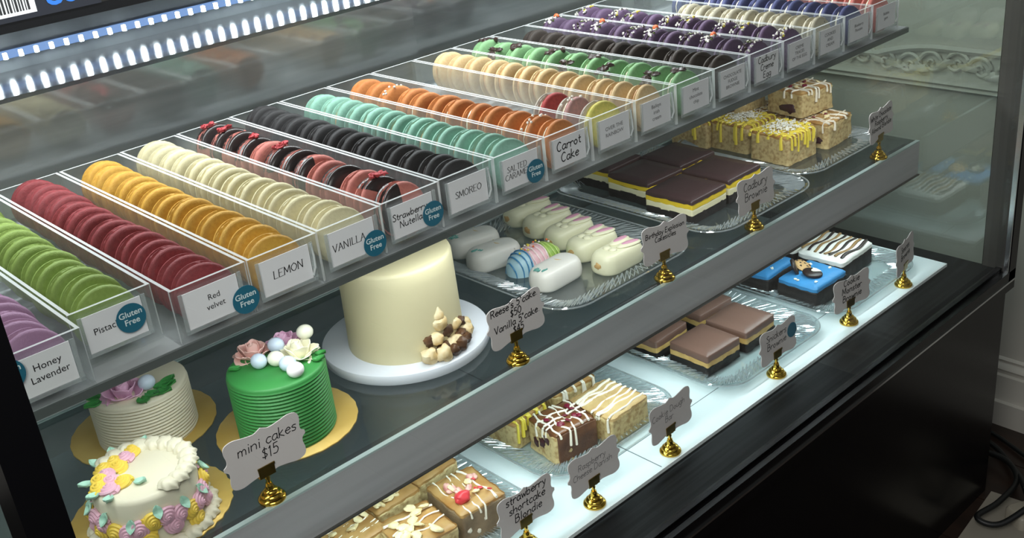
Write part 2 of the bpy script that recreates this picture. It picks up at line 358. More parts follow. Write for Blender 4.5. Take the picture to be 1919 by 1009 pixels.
part('added_dim_panel', G().box(X0-10, X1+6, 538.6, YB, 99, 146), mat('dim_panel_grey', (128, 135, 139), .12, .5, var=(92, 98, 102), vs=5, stretch=(2, 1, .6)))  # added panel, darker than the doors so the LEDs whiten it less
strip = part('led_strip', G().box(X0, X1, 533, 540, 114, 123), STRIPM)
LEDM = emat('led_diode', (244, 250, 255), 90)
led = G().box(-2, 2, -2, 2, -3.6, 3.6).mesh('led_diode', LEDM)
for i in range(73):
    o = bpy.data.objects.new('led_diode', led); COL.objects.link(o); o.parent = strip; o.location = (Vector((X0+20+i*18.7, 531, 118))-off)*S
# shelves: separate panes that lift out
us = obj('glass_shelf', G().box(X0, X1-2, -2, 470, -61, -53, 0), [TOPSHELF], label='upper glass shelf carrying the row of macaron trays', category='shelf')
obj('front_edge', G().box(X0, X1-2, -5, -2, -61, -53.5), DARKEDGE, us)
obj('lamp_channel', G().box(X0, X1-2, 6, 26, -65.5, -61), RAILGREY, us)
for x in (X0+4, 640, X1-12): obj('bracket', G().box(x, x+5, 300, YB, -90, -61.2), RAILGREY, us)
ms = obj('glass_shelf', G().box(X0, X1-2, -28, 308, ZM-8, ZM), [SHELFGLASS], label='middle glass shelf with grey metal front rail carrying the cakes', category='shelf')
obj('front_rail', G().box(X0, X1-1, -33, -28, ZM-55, ZM-1.5), RAILGREY, ms)
obj('rail_lip', G().box(X0, X1-1, -36, -28, ZM-57, ZM-55), LIP_LITPOST, ms)
obj('front_edge', G().box(X0, X1-1, -33, -27, ZM-1.5, ZM+.6), EDGEGLASS, ms)
obj('rear_edge', G().box(X0, X1-2, 308, 312, ZM-8, ZM+1), EDGEGLASS, ms)
obj('lamp_channel', G().box(X0, X1-2, -27, -8, ZM-45, ZM-8.2), RAILGREY, ms)
for x in (X0+4, 640, X1-12): obj('bracket', G().box(x, x+5, 250, YB, ZM-34, ZM-8.2), RAILGREY, ms)

# carton with a barcode on the header rail
bx = obj('carton', G().box(-135, 135, -40, 40, 0, 75), mat('black_carton', (24, 26, 36), .45), loc=(152, 548, 158), label='black carton with barcode label and blue lettering above the rear doors', category='box')
bl = obj('barcode_label', G().box(-62, 62, -40.6, -40, 6, 62), WHITE, bx, (-5, 0, 0))
bars = G()
x = -58
while x < 56:
    w_ = random.choice((1.2, 1.8, 2.6)); bars.box(x, x+w_, -41, -40.6, 10, 58); x += w_+random.choice((1.4, 2, 3))
obj('barcode', bars, INK, bl)
obj('lettering', printed(['USE'], 34, bold=.9), mat('blue_ink', (40, 110, 200), .5), bx, (97, -40.8, 20))

# ---------------------------------------------------------------- macarons and their trays
RM, HM = 28.0, 12.0
def macaron_parts(seed):
    random.seed(seed)
    sh = G().lathe([(0, 2.2), (RM-4, 2.2), (RM-1.6, 2.6), (RM-.4, 3.4), (RM-1.2, 4.5), (RM-.1, 5), (RM, 6), (RM-.5, 7.8), (RM-2, 9.4), (RM-5, 10.5), (RM*.6, 11.3), (RM*.3, 11.8), (0, 12)], 34, axis='y', jit=[0, .6, .8, 1.0, .5, .15, 0, 0, 0, 0, 0, 0, 0])
    return sh
def dup(me, name, par, loc=(0, 0, 0), rot=(0, 0, 0)):
    o = bpy.data.objects.new(name, me); COL.objects.link(o); o.parent = par; o.location = Vector(loc)*S; o.rotation_euler = rot; return o
ORD = ['first','second','third','fourth','fifth','sixth','seventh','eighth','ninth','tenth','eleventh','twelfth','thirteenth','fourteenth','fifteenth','sixteenth','seventeenth']
def shellmat(n, c, v=None, **k): return mat('shell_'+n, c, .62, var=v, vs=k.pop('vs', 260), bump=.35, bs=90, rnd=.07, spec=.35, **k)
DIPM = mat('dark_chocolate_dip', (38, 28, 27), .3)
CHOCBIT = mat('chocolate_drizzle', (58, 42, 38), .4)
BITS = [mat('bit_%d' % i, c, .5) for i, c in enumerate([(228, 224, 214), (228, 110, 62), (140, 196, 214), (226, 206, 84), (92, 104, 58), (60, 46, 42)])]
REDBIT = mat('freeze_dried_berry', (176, 60, 66), .7)
CREAMF = mat('cream_filling', (236, 226, 200), .6); TANF = mat('caramel_filling', (196, 150, 100), .5); DARKF = mat('ganache', (52, 38, 34), .5)
def hull(k=1.0):
    p = [(0, -HM), (RM*.3, -11.8), (RM*.6, -11.3), (RM-5, -10.5), (RM-2, -9.4), (RM-.5, -7.8), (RM, -6), (RM-1.6, -3), (RM-3.5, 0), (RM-1.6, 3), (RM, 6), (RM-.5, 7.8), (RM-2, 9.4), (RM-5, 10.5), (RM*.6, 11.3), (RM*.3, 11.8), (0, HM)]
    return G().lathe([(r*k+(.5 if r else 0), a*1.05) for r, a in p], 30, axis='y')
def dipmesh(nz, d, name):
    me = hull(1.0).mesh(name, DIPM); bm = bmesh.new(); bm.from_mesh(me)
    bmesh.ops.bisect_plane(bm, geom=bm.verts[:]+bm.edges[:]+bm.faces[:], plane_co=Vector(nz)*d*S, plane_no=nz, clear_inner=True)
    bm.to_mesh(me); bm.free(); return me
DIPS = [dipmesh(Vector((.1, 0, 1)), 6, 'chocolate_dip'), dipmesh(Vector((-.5, 0, .8)), 8, 'chocolate_dip'), dipmesh(Vector((-.95, 0, .1)), 6, 'chocolate_dip'), dipmesh(Vector((.35, 0, .9)), 10, 'chocolate_dip')]
def mint_drizzle(s):
    g = G(); random.seed(s)
    a = random.uniform(-1.0, .1)
    for i in range(7): 
        t = a+random.uniform(-.32, .32); yy = random.uniform(-10, 10)
        g.lump((RM*math.sin(t), yy, RM*math.cos(t)), (4.4, 6, 3.2), .5, s*9+i, n=7, k=5)
    return g
MINTS = [mint_drizzle(i).mesh('chocolate_drizzle', CHOCBIT) for i in range(4)]
def crumb_cluster(s):
    g = G(); random.seed(100+s)
    for i in range(30):
        t = random.uniform(-.75, .45); yy = random.uniform(-11, 11)
        g.lump(((RM+.6)*math.sin(t), yy, (RM+.6)*math.cos(t)), tuple(random.uniform(1, 2.3) for _ in range(3)), .5, s*31+i, mi=random.choice((0, 0, 0, 5, 4, 0, 3 if s % 2 else 5)), n=6, k=4)
    if s == 4:
        t = random.uniform(-.4, .3); g.ell(((RM+2)*math.sin(t), 2, (RM+2)*math.cos(t)), (4.4, 4.8, 4.4), 10, 7, mi=(1, 2, 3, 0)[s % 4])
    return g
CRUMBS = [crumb_cluster(i).mesh('sprinkle_cluster', BITS) for i in range(6)]
def pearls(s):
    g = G(); random.seed(s)
    for i in range(9):
        t = random.uniform(-1.0, .4); g.ell((RM*math.sin(t), random.uniform(-11, 6), RM*math.cos(t)), (1.7, 1.7, 1.7), 7, 5)
    return g
PEARL = pearls(3).mesh('sugar_pearls', BITS[0])
# key, tray colour words, shells, filling, count, back y, tray x, tray y shift, card words, card lettering, gluten free sticker, sticker x/z
TRAYS = [
 (-1,'mauve',(150,112,142),None,CREAMF,8,205,-4,'Honey Lavender',('p',['Honey','Lavender'],8.5,6),(12,-14)),
 (0,'pistachio green',(128,150,72),(120,142,66),CREAMF,13,390,26,'Pistachio',('p',['Pistachio'],8.5,-4),(50,-22)),
 (1,'dark red',(134,50,54),(122,44,48),CREAMF,14,412,-6,'Red Velvet',('p',['Red','velvet'],7.6,2),(66,-33)),
 (2,'golden yellow',(198,152,58),(188,140,50),CREAMF,13,405,-6,'Lemon',('f',['LEMON'],9.5,2),None),
 (3,'ivory',(204,195,158),(196,187,151),CREAMF,14,412,-4,'Vanilla',('f',['VANILLA'],9.5,-4),(60,-33)),
 (4,'dusty pink',(186,112,100),(176,102,94),DARKF,13,395,-2,'Strawberry',('h',['Strawberry','Nutella'],10.5,-3),(60,-29)),
 (5,'black',(44,42,43),(38,36,37),DARKF,14,415,0,'Smoreo',('f',['SMOREO'],9,0),None),
 (6,'mint teal',(130,172,154),(122,164,146),TANF,13,386,0,'Salted Caramel',('f',['SALTED','CARAMEL'],8,-5),(56,-31)),
 (7,'orange',(190,120,64),(180,110,58),CREAMF,12,392,0,'Carrot Cake',('h',['Carrot','Cake'],12,0),None),
 (8,'multicoloured',(176,168,158),None,CREAMF,3,0,0,'Over the Rainbow',('p',['OVER THE','RAINBOW'],6.5,0),None),
 (9,'beige',(206,178,134),(198,168,122),TANF,12,398,0,'Irish Cream',('p',['Baileys','irish','cream'],6.5,0),None),
 (10,'light green',(128,170,122),(120,162,114),CREAMF,11,400,0,'Mint Chocolate Chip',('p',['Mint','chocolate','chip'],6.5,0),None),
 (11,'dark brown',(58,48,42),(50,42,37),DARKF,11,372,0,'Fudge Brownie',('p',['CHOCOLATE','FUDGE','BROWNIE'],6.2,0),None),
 (12,'deep violet',(96,76,102),(88,68,94),DARKF,12,404,0,'Creme Egg',('h',['Cadbury','Creme','Egg'],9.5,0),None),
 (13,'purple speckled',(102,80,110),(94,72,100),DARKF,12,404,0,'three-line capital letters',('p',['CREME','TRACES','OF THE EGG'],6.2,0),None),
 (14,'grey cream',(186,176,154),(120,112,98),CREAMF,9,262,0,'Cookies',('p',['COOKIES','AND','CREAM'],6.5,0),None),
 (15,'indigo blue',(82,86,128),(74,78,118),CREAMF,11,330,0,'two faint lines, beside the last tray',('p',['Blueberry','Pancake'],6,0),None),
 (16,'coral pink',(206,122,112),(196,112,104),CREAMF,8,250,0,'two faint lines, nearest the end glass',('p',['Bubble','gum'],6,0),None),
]
TW, TL, TH, TT = 73.0, 422.0, 53.0, 3.0
def wall(a): return G().box(*a, 0, 1)
def edged(g):
    for k in (2, 4): g.mi[k] = 1
    return g
TP = {'tray_base': wall((-TW/2, TW/2, 0, TL, -TH, -TH+TT)).mesh('tray_base', [ACRYL, ACRYL]),
      'front_wall': edged(wall((-TW/2, TW/2, 0, TT, -TH+TT, 0))).mesh('front_wall', [ACRYL, ACRYLRIM]),
      'back_wall': wall((-TW/2, TW/2, TL-TT, TL, -TH+TT, 0)).mesh('back_wall', [ACRYL, ACRYLRIM]),
      'left_wall': wall((-TW/2, -TW/2+TT, TT, TL-TT, -TH+TT, 0)).mesh('side_wall', [ACRYL, ACRYLRIM]),
      'right_wall': wall((TW/2-TT, TW/2, TT, TL-TT, -TH+TT, 0)).mesh('side_wall', [ACRYL, ACRYLRIM])}
LABELC = G().box(-26, 26, -.5, 0, -17, 17).mesh('label_card', WHITE)
STICK = G().lathe([(0, 0), (13.2, 0), (13.2, .5), (0, .5)], 32, axis='y').xf(Matrix.Scale(-1, 4, (0, 1, 0))).mesh('gluten_free_sticker', TEAL)
STICKTXT = printed(['Gluten', 'Free'], 7.6, .95, .12).mesh('lettering', TEALINK)
CORNER = G().tube([(0, 0, 18), (0.4, -1.2, 6), (-1.4, -3.6, -4), (-3.6, -1.6, -12)], 1.0, 6).mesh('sleeve_edge', ACRYLRIM)
WHERE = {12: ('purple', 'with the three-line handwritten card'), 13: ('purple', 'right of the three-line handwritten card'), 15: ('indigo blue', 'second from the end glass'), 16: ('coral pink', 'nearest the end glass')}
shells = [macaron_parts(i) for i in range(3)]
filling = G().lathe([(0, -2.4), (RM-4, -2.4), (RM-3, 0), (RM-4, 2.4), (0, 2.4)], 30, axis='y', jit=[0, .4, .6, .4, 0])
for key, word, c1, c2, fm, n, yb, dy, card, (kind, lines, size, shift), gf in TRAYS:
    xc = key*75+37.5
    colour, where = WHERE.get(key, (word, 'carded '+card))
    tname = 'tray of %s macarons' % colour if n > 3 else 'nearly empty tray of three multicoloured macarons'
    t = thing('acrylic_tray', 'clear acrylic %s, %s' % (tname, where), 'tray', (xc, dy, 0), 0, 'clear acrylic macaron trays')
    for pn, me in TP.items(): dup(me, 'side_wall' if pn in ('left_wall', 'right_wall') else pn, t)
    lc = dup(LABELC, 'label_card', t, (-1, -.2, -23.5)); lc['label'] = 'white flavour card'
    g = printed(lines, size) if kind == 'p' else strokes(lines, size*.86, .12, .1, 1.3) if kind == 'h' else strokes(lines, size*.78, .1, .1, 1.3, serif=True, jit=.05)
    g = fit(g, (44 if kind == 'h' else 38) if gf else 46)
    obj('lettering', g, INK if kind == 'h' else GREYINK if size < 7 else INK, lc, (shift, -.75, 1), (0, math.radians(-1), 0))
    sl = obj('label_sleeve', G().box(-30, 30, -2.2, -1.2, -20, -17).box(-30, -26.5, -2.2, -1.2, -20, 18).box(26.5, 30, -2.2, -1.2, -20, 18), SLEEVE, t, (-1, 0, -23.5))
    if not gf: dup(CORNER, 'sleeve_edge', sl, (29, -1, -2))
    if gf:
        st = dup(STICK, 'gluten_free_sticker', t, (gf[0]-37.5, -2.5, gf[1])); st['label'] = 'round teal gluten free sticker'
        dup(STICKTXT, 'lettering', st, (0, -.75, .5))
    sm = shellmat(word.replace(' ', '_'), c1, c2) if n > 3 else None
    if word == 'grey cream': sm = shellmat('speckled', (188, 180, 158), (70, 64, 60), vs=300, ramp=(.62, .68)); 
    sme = [g_.mesh('macaron_shell', sm) for g_ in shells] if sm else None
    fme = filling.mesh('filling', fm)
    random.seed(key+50)
    y0 = 18+random.uniform(0, 4)
    if n == 3: ys = [24, 62, 98]
    else:
        pitch = (yb-16-y0)/(n-1); ys = [y0+i*pitch+random.uniform(-1, 1)*min(2.2, (pitch-25.4)/2.2) for i in range(n)]
        if word == 'dusty pink': ys = [y+(8 if i > 9 else 0) for i, y in enumerate(ys)]
    tilt0 = math.radians(random.uniform(8, 12))
    for i, y in enumerate(ys):
        c_ = colour if n > 3 else ('yellow', 'pink pearled', 'red')[i]
        lab = '%s macaron, %s from front in the tray %s' % (c_, ORD[i], where)
        tl = tilt0+random.uniform(-.02, .02)
        mo = thing('macaron', lab, 'macaron', (xc+random.uniform(-2.5, 2.5), dy+y, -TH+TT+RM+.4), 0, 'macarons in the %s tray' % word)
        mo.rotation_euler = (-tl, random.uniform(-.5, .5) if not (word in ('dusty pink', 'light green', 'deep violet', 'purple speckled')) else random.uniform(-.15, .15), random.uniform(-.09, .09))
        if n == 3:
            cc = [(206, 190, 96), (188, 138, 132), (168, 60, 58)][i]
            msh = shells[i].mesh('macaron_shell', shellmat('rainbow_%d' % i, cc, (cc[0]-20, cc[1]-10, cc[2]-8)))
            gsh = shells[i].mesh('macaron_shell', shellmat('rainbow_grey', (172, 162, 150)))
            dup(msh, 'macaron_shell', mo, (0, 0, 0), (0, 0, math.pi)); dup(gsh, 'macaron_shell', mo)
            if i == 1: dup(PEARL, 'sugar_pearls', mo)
        else:
            me = sme[i % 3]
            dup(me, 'macaron_shell', mo, (0, 0, 0), (0, 0, math.pi)); dup(me, 'macaron_shell', mo)
        dup(fme, 'filling', mo)
        if word == 'dusty pink':
            k = (2, 3, None, 0, None, 2, 0, 0, None, 0, 0, 1, 0)[i]
            if k is not None: dup(DIPS[k], 'chocolate_dip', mo)
            if i in (1, 7, 9, 11, 12):
                g = G()
                for q in range(6): g.lump((random.uniform(-9, 9), random.uniform(-9, 9), RM+2.2), (3.6, 3.6, 2.4), .6, q+i, n=7, k=5)
                obj('berry_crumbs', g, REDBIT, mo)
        if word == 'light green' and i % 5 != 2: dup(MINTS[i % 4], 'chocolate_drizzle', mo)
        if word in ('deep violet', 'purple speckled') and i % 3 != 1: dup(CRUMBS[(i*2+key) % 6], 'sprinkle_cluster', mo)
        if word == 'orange' and i in (1, 9): dup(PEARL, 'sugar_pearls', mo)
# ---------------------------------------------------------------- cakes on the middle shelf
def cake_rings(r, h, ridges):
    p = [(0, 0), (r*.985, 0)]
    for i in range(ridges):
        z0 = 1+(h-5)*i/ridges; dz = (h-5)/ridges
        p += [(r-1.5, z0), (r+.2, z0+dz*.3), (r+.5, z0+dz*.55), (r-.2, z0+dz*.85)]
    return p+[(r-.3, h-3.4), (r-.6, h-1.4), (r-2.4, h), (r*.5, h+.3), (0, h+.3)]
IVORY = mat('ivory_buttercream', (220, 214, 190), .5, bump=.08, bs=6, sss=.05)
CREAM = mat('smooth_cream_frosting', (216, 207, 168), .5, bump=.12, bs=3, stretch=(1, 1, 4))
GREEN = mat('green_buttercream', (58, 138, 68), .5, bump=.06, bs=6)
LEAFM = mat('green_icing_leaf', (58, 140, 66), .5)
PINKM = mat('pink_petal', (226, 178, 206), .5); BLUSH = mat('blush_petal', (240, 196, 186), .5); CREAMP = mat('cream_petal', (246, 242, 216), .5)
EGGM = [mat('candy_egg_blue', (206, 220, 236), .35), mat('candy_egg_white', (240, 236, 236), .35), mat('candy_egg_cream', (242, 240, 220), .35)]
def petal(w, h, curl):
    g = G(); R = []
    nx, nz = 7, 6; vs = []
    for side in (0, 1):
        for j in range(nz):
            v = j/(nz-1)
            for i in range(nx):
                u = i/(nx-1)*2-1; ww = w*(.55+.45*math.sin(math.pi*min(1, .25+v*.6)))
                a = u*1.05; x = ww*math.sin(a); y = -ww*.75*(math.cos(a)-.35)-curl*v*v*5-(side*-.9)
                vs.append((x, y, h*v*(1-.16*u*u)+.6*math.sin(u*5+v)))
    fs = []
    for s_ in (0, 1):
        o = s_*nx*nz
        for j in range(nz-1):
            for i in range(nx-1): fs.append((o+j*nx+i, o+j*nx+i+1, o+(j+1)*nx+i+1, o+(j+1)*nx+i))
    k = nx*nz; edge = [i for i in range(nx)]+[j*nx+nx-1 for j in range(1, nz)]+[(nz-1)*nx+i for i in range(nx-2, -1, -1)]+[j*nx for j in range(nz-2, 0, -1)]
    for a, b in zip(edge, edge[1:]+edge[:1]): fs.append((a, b, b+k, a+k))
    return g.add(vs, fs, 0, True)
def rose(par, loc, mt, r, rot=(0, 0, 0), name='rose'):
    k = r/17
    c = obj(name, G().lathe([(0, 0), (5*k, 1*k), (5.5*k, 6*k), (4*k, 11*k), (1.5*k, 12.5*k), (0, 11*k)], 10, wob=lambda t, q: 1+.12*math.sin(3*t+q)), mt, par, loc, rot)
    for n, rad, w, h, cu, ph, ti in ((3, 2.4*k, 6.4*k, 12.5*k, .1, 0, .05), (4, 4.6*k, 8*k, 12*k, .5*k, .5, .28), (5, 7*k, 9.6*k, 11.5*k, .9*k, .2, .6), (6, 9*k, 10.4*k, 11*k, 1.2*k, .8, .95)):
        me = petal(w, h, cu).mesh('petal', mt)
        for i in range(n):
            a = ph+2*math.pi*i/n; dup(me, 'petal', c, (rad*.5*math.sin(a), -rad*.5*math.cos(a), .6*k), (ti+random.uniform(-.08, .08), random.uniform(-.1, .1), a))
    return c
def leaf(par, loc, rz, L=15, mt=LEAFM, name='leaf', tilt=0):
    vs = []; n = 7
    for i in range(n):
        u = i/(n-1); w = L*.36*math.sin(math.pi*min(1, u*.93+.07))**.8
        for x, z in ((-w, 2.2), (-w*.5, 1.2+1.5*math.sin(u*9)), (0, 0), (w*.5, 1.2+1.5*math.sin(u*9)), (w, 2.2)): vs.append((x, -u*L, z+3*u*u+.6))
    b = len(vs); vs += [(x, y, z-1.4) for x, y, z in vs]; fs = []
    for i in range(n-1):
        for k in range(4):
            q = (i*5+k, i*5+k+1, i*5+k+6, i*5+k+5); fs += [q, tuple(v+b for v in q[::-1])]
    e = [k for k in range(5)]+[i*5+4 for i in range(1, n)]+[(n-1)*5+k for k in (3, 2, 1, 0)]+[i*5 for i in range(n-2, 0, -1)]
    for a, c in zip(e, e[1:]+e[:1]): fs.append((a, c, c+b, a+b))
    return obj(name, G().add(vs, fs, 0, True), mt, par, loc, (tilt, 0, rz))
def board(name, x, y, r, h, m_, label, wob=None):
    return obj(name, G().lathe([(0, 0), (r-.5, 0), (r, .5), (r, h-.5), (r-.5, h), (0, h)], 72, wob=wob), m_, loc=(x, y, ZM), label=label, category='cake board')
scal = lambda t, k: 1+.006*math.sin(48*t)
board('cake_board', 198, 82, 74, 2, GOLDFOIL, 'round gold foil board under the green ridged mini cake', scal)
board('cake_board', 95, 205, 76, 2, GOLDFOIL, 'round gold foil board under the white ridged mini cake', scal)
board('cake_board', 32, 57, 75, 2, GOLDFOIL, 'scalloped gold foil board under the flower piped cake', lambda t, k: 1+.016*math.sin(40*t))
board('cake_board', 387, 119, 98, 12, mat('white_drum_foil', (226, 232, 240), .4, bump=.06, bs=5), 'thick round white cake drum under the tall cream cake')
def cake(name, label, x, y, z): return thing(name, label, 'cake', (x, y, z))
zb = ZM+2
gc = cake('mini_cake', 'green ridged mini cake topped with roses and candy eggs', 194, 73, zb)
obj('frosting', G().lathe(cake_rings(50, 75, 18), 72), GREEN, gc)
zt = 75
for (x, y, mt, r, nm) in ((190, 108, BLUSH, 20, 'rose'), (222, 100, PINKM, 19, 'rose'), (220, 68, CREAMP, 22, 'rose')):
    rose(gc, (x-194, y-73, zt), mt, r, (random.uniform(-.1, .1), random.uniform(-.15, .1), random.random()*3))
random.seed(5)
for i, (x, y, m_, dz) in enumerate(((181, 80, 0, 0), (195, 70, 2, 0), (197, 51, 0, 0), (195, 34, 1, 0), (208, 90, 0, 3), (240, 84, 2, 6))):
    obj('candy_egg', G().ell((0, 0, 8), (9, 8, 8), 16, 10, rot=None), EGGM[m_], gc, (x-194, y-73, zt+dz-.4), (0, 0, random.uniform(0, 3)))
leaf(gc, (222-194, 46-73, zt), 1.0, 13); leaf(gc, (232-194, 56-73, zt), .6, 12); leaf(gc, (168-194, 96-73, zt), -1.6, 13)
wc = cake('mini_cake', 'white ridged mini cake with pink rose, leaves and candy egg', 95, 192, zb)
obj('frosting', G().lathe(cake_rings(51, 58, 15), 72), IVORY, wc)
rose(wc, (-20, -14, 58), PINKM, 22, (.1, -.05, .4))
obj('candy_egg', G().ell((0, 0, 8), (9, 8, 8), 16, 10), EGGM[0], wc, (2, -24, 58))
for i, (x, y, a) in enumerate(((-4, -32, .3), (2, -38, .8), (8, -34, 1.3), (12, -30, 1.7), (-12, -36, -.1), (6, -28, 1.1), (-38, 0, -2.2), (-42, -8, -1.4))): leaf(wc, (x, y, 58), a, 19)
tc = cake('tall_cake', 'tall smooth cream cake with popcorn cluster on white drum', 383, 112, ZM+12)
obj('frosting', G().lathe([(0, 0), (67, 0), (67.4, 3), (66.6, 30), (66, 60), (65.4, 90), (65, 104), (63.6, 107.4), (61, 108.4), (0, 109)], 80), CREAM, tc)
obj('piped_dollop', G().lathe([(0, 0), (13, 0), (14, 4), (11, 9), (6, 14), (1.6, 18.5), (0, 19)], 24, wob=lambda t, k: 1+.08*math.sin(8*t+k*.6)), CREAM, tc, (415-383, 128-112, 108.6))
for x_, y_ in ((385, 150), (350, 128), (400, 165)):
    obj('piped_dollop', G().lathe([(0, 0), (13, 0), (14, 4), (11, 9), (6, 14), (1.6, 18.5), (0, 19)], 24, wob=lambda t, k: 1+.08*math.sin(8*t+k*.6)), CREAM, tc, (x_-383, y_-112, 108.6))
POP = [mat('popcorn_cream', (240, 226, 188), .5, var=(214, 186, 132), vs=60), mat('caramel_chunk', (108, 76, 50), .4, var=(70, 48, 34), vs=60)]
random.seed(21)
pc = [(361, 40, 9, 10, 0), (383, 42, 8, 9, 1), (375, 32, 9, 10, 0), (398, 40, 9, 10, 0), (412, 46, 9, 9, 1), (424, 52, 10, 9, 0), (393, 49, 24, 9, 1), (376, 45, 22, 9, 0), (409, 53, 24, 8, 0), (385, 48, 38, 10, 0), (401, 33, 9, 8, 1), (368, 47, 22, 7, 1), (420, 56, 22, 7, 1), (434, 66, 9, 8, 0), (414, 40, 9, 7, 1), (388, 30, 8, 7, 1)]
for i, (x, y, z, r, k) in enumerate(pc):
    obj('popcorn_piece', G().lump((0, 0, 0), (r, r*.92, r*.9), .34 if k else .24, i*1.7, n=12, k=8), POP[k], tc, (x-383, y-112, z))
obj('popcorn_piece', G().lathe([(0, 0), (7, 0), (7, 4), (4, 8), (2, 13), (.6, 17), (0, 18)], 12), POP[0], tc, (385-383, 48-112, 45))
# flower piped cake
fc = cake('mini_cake', 'ivory mini cake piped with pink, yellow and green flowers', 27, 40, zb)
obj('frosting', G().lathe([(0, 0), (48, 0), (48.5, 3), (47.5, 30), (47, 49), (45, 53), (42, 54), (0, 54.6)], 64), IVORY, fc)
def star(R, h, lobes=7, tw=2.0, n=28, k=7, c=(0, 0, 0)):
    return G().lathe([(R*math.cos(i/k*math.pi/2)**.8 if i < k else 0, h*math.sin(i/k*math.pi/2)) for i in range(k+1)], n, wob=lambda t, q: 1+.2*math.sin(lobes*t+tw*q*.5))
def swirl(R, h, c=2.4):
    n = 40
    return G().tube([(R*(1-i/n*.93)*math.cos(i/n*2*math.pi*c), R*(1-i/n*.93)*math.sin(i/n*2*math.pi*c), 1.6+h*(i/n)) for i in range(n+1)], lambda t: R*.26*(1-.35*t), 7).lathe([(0, 0), (R*.95, 0), (R*.8, h*.4), (0, h*.75)], 16)
YEL = mat('yellow_buttercream', (236, 204, 84), .5); PNK = mat('pink_buttercream', (224, 176, 194), .5); MNT = mat('mint_buttercream', (166, 208, 188), .5)
def rosette(R, h):
    n = 54; g = G()
    for o_ in (0, 1, 2):
        g.tube([(R*(1-i/n*.95)*math.cos(i/n*2*math.pi*1.15+o_*2.094), R*(1-i/n*.95)*math.sin(i/n*2*math.pi*1.15+o_*2.094), 1.2+h*(i/n)**.8) for i in range(n+1)], lambda t: R*.24*(1-.45*t), 6)
    return g.lathe([(0, 0), (R*.98, 0), (R*.84, h*.45), (0, h*.85)], 16)
SW = {k: rosette(8.6, 6.5).mesh('rosette', k_) for k, k_ in (('y', YEL), ('p', PNK), ('i', IVORY))}
SH = G().lathe([(9.4*math.cos(i/7*math.pi/2)**.7 if i < 7 else 0, 8*math.sin(i/7*math.pi/2)) for i in range(8)], 40, wob=lambda t, q: 1+.11*math.sin(6*t+q*.9)).mesh('shell_piping', IVORY)
for i in range(22):
    a = 2*math.pi*i/22
    if not 2.0 < a < 4.6: dup(SH, 'shell_piping', fc, (42*math.cos(a), 42*math.sin(a), 53), (.3*math.sin(a), -.3*math.cos(a), a))
    dup(SH, 'shell_piping', fc, (51*math.cos(a+.1), 51*math.sin(a+.1), 1), (0, 0, a))
for x, y, k in ((8, 38, 'y'), (-2, 32, 'p'), (-13, 34, 'y'), (-14, 22, 'y'), (-25, 30, 'y'), (-28, 18, 'p'), (-36, 14, 'y'), (-30, 3, 'p'), (-22, -6, 'y'), (-36, -8, 'p'), (-42, 2, 'y')):
    dup(SW[k], 'rosette', fc, (x*.92, y*.92, 54), (random.uniform(-.15, .15), random.uniform(-.15, .15), random.random()*6))
for x, y, a in ((18, 40, 2.2), (-8, 44, 3), (-24, 40, 3.6), (-42, 18, 4.6), (-46, -4, 5), (-14, -14, .6), (-40, -18, 5.6), (-20, 14, 4)): leaf(fc, (x*.92, y*.92, 54.5), a, 13, MNT)
for i in range(26):
    a = 2*math.pi*i/26; zz = 27+5*math.sin(i*1.1)
    dup(SW['p' if i % 3 else 'y'], 'rosette', fc, (47.5*math.cos(a), 47.5*math.sin(a), zz), (0, math.pi/2, a))
    if i % 2: dup(SW['y' if i % 4 == 1 else 'p'], 'rosette', fc, (47.5*math.cos(a+.1), 47.5*math.sin(a+.1), zz-12), (0, math.pi/2, a+.1))
    if i % 2 == 0: leaf(fc, (48*math.cos(a+.12), 48*math.sin(a+.12), zz+14), a+math.pi/2+.12, 12, MNT, tilt=1.2)

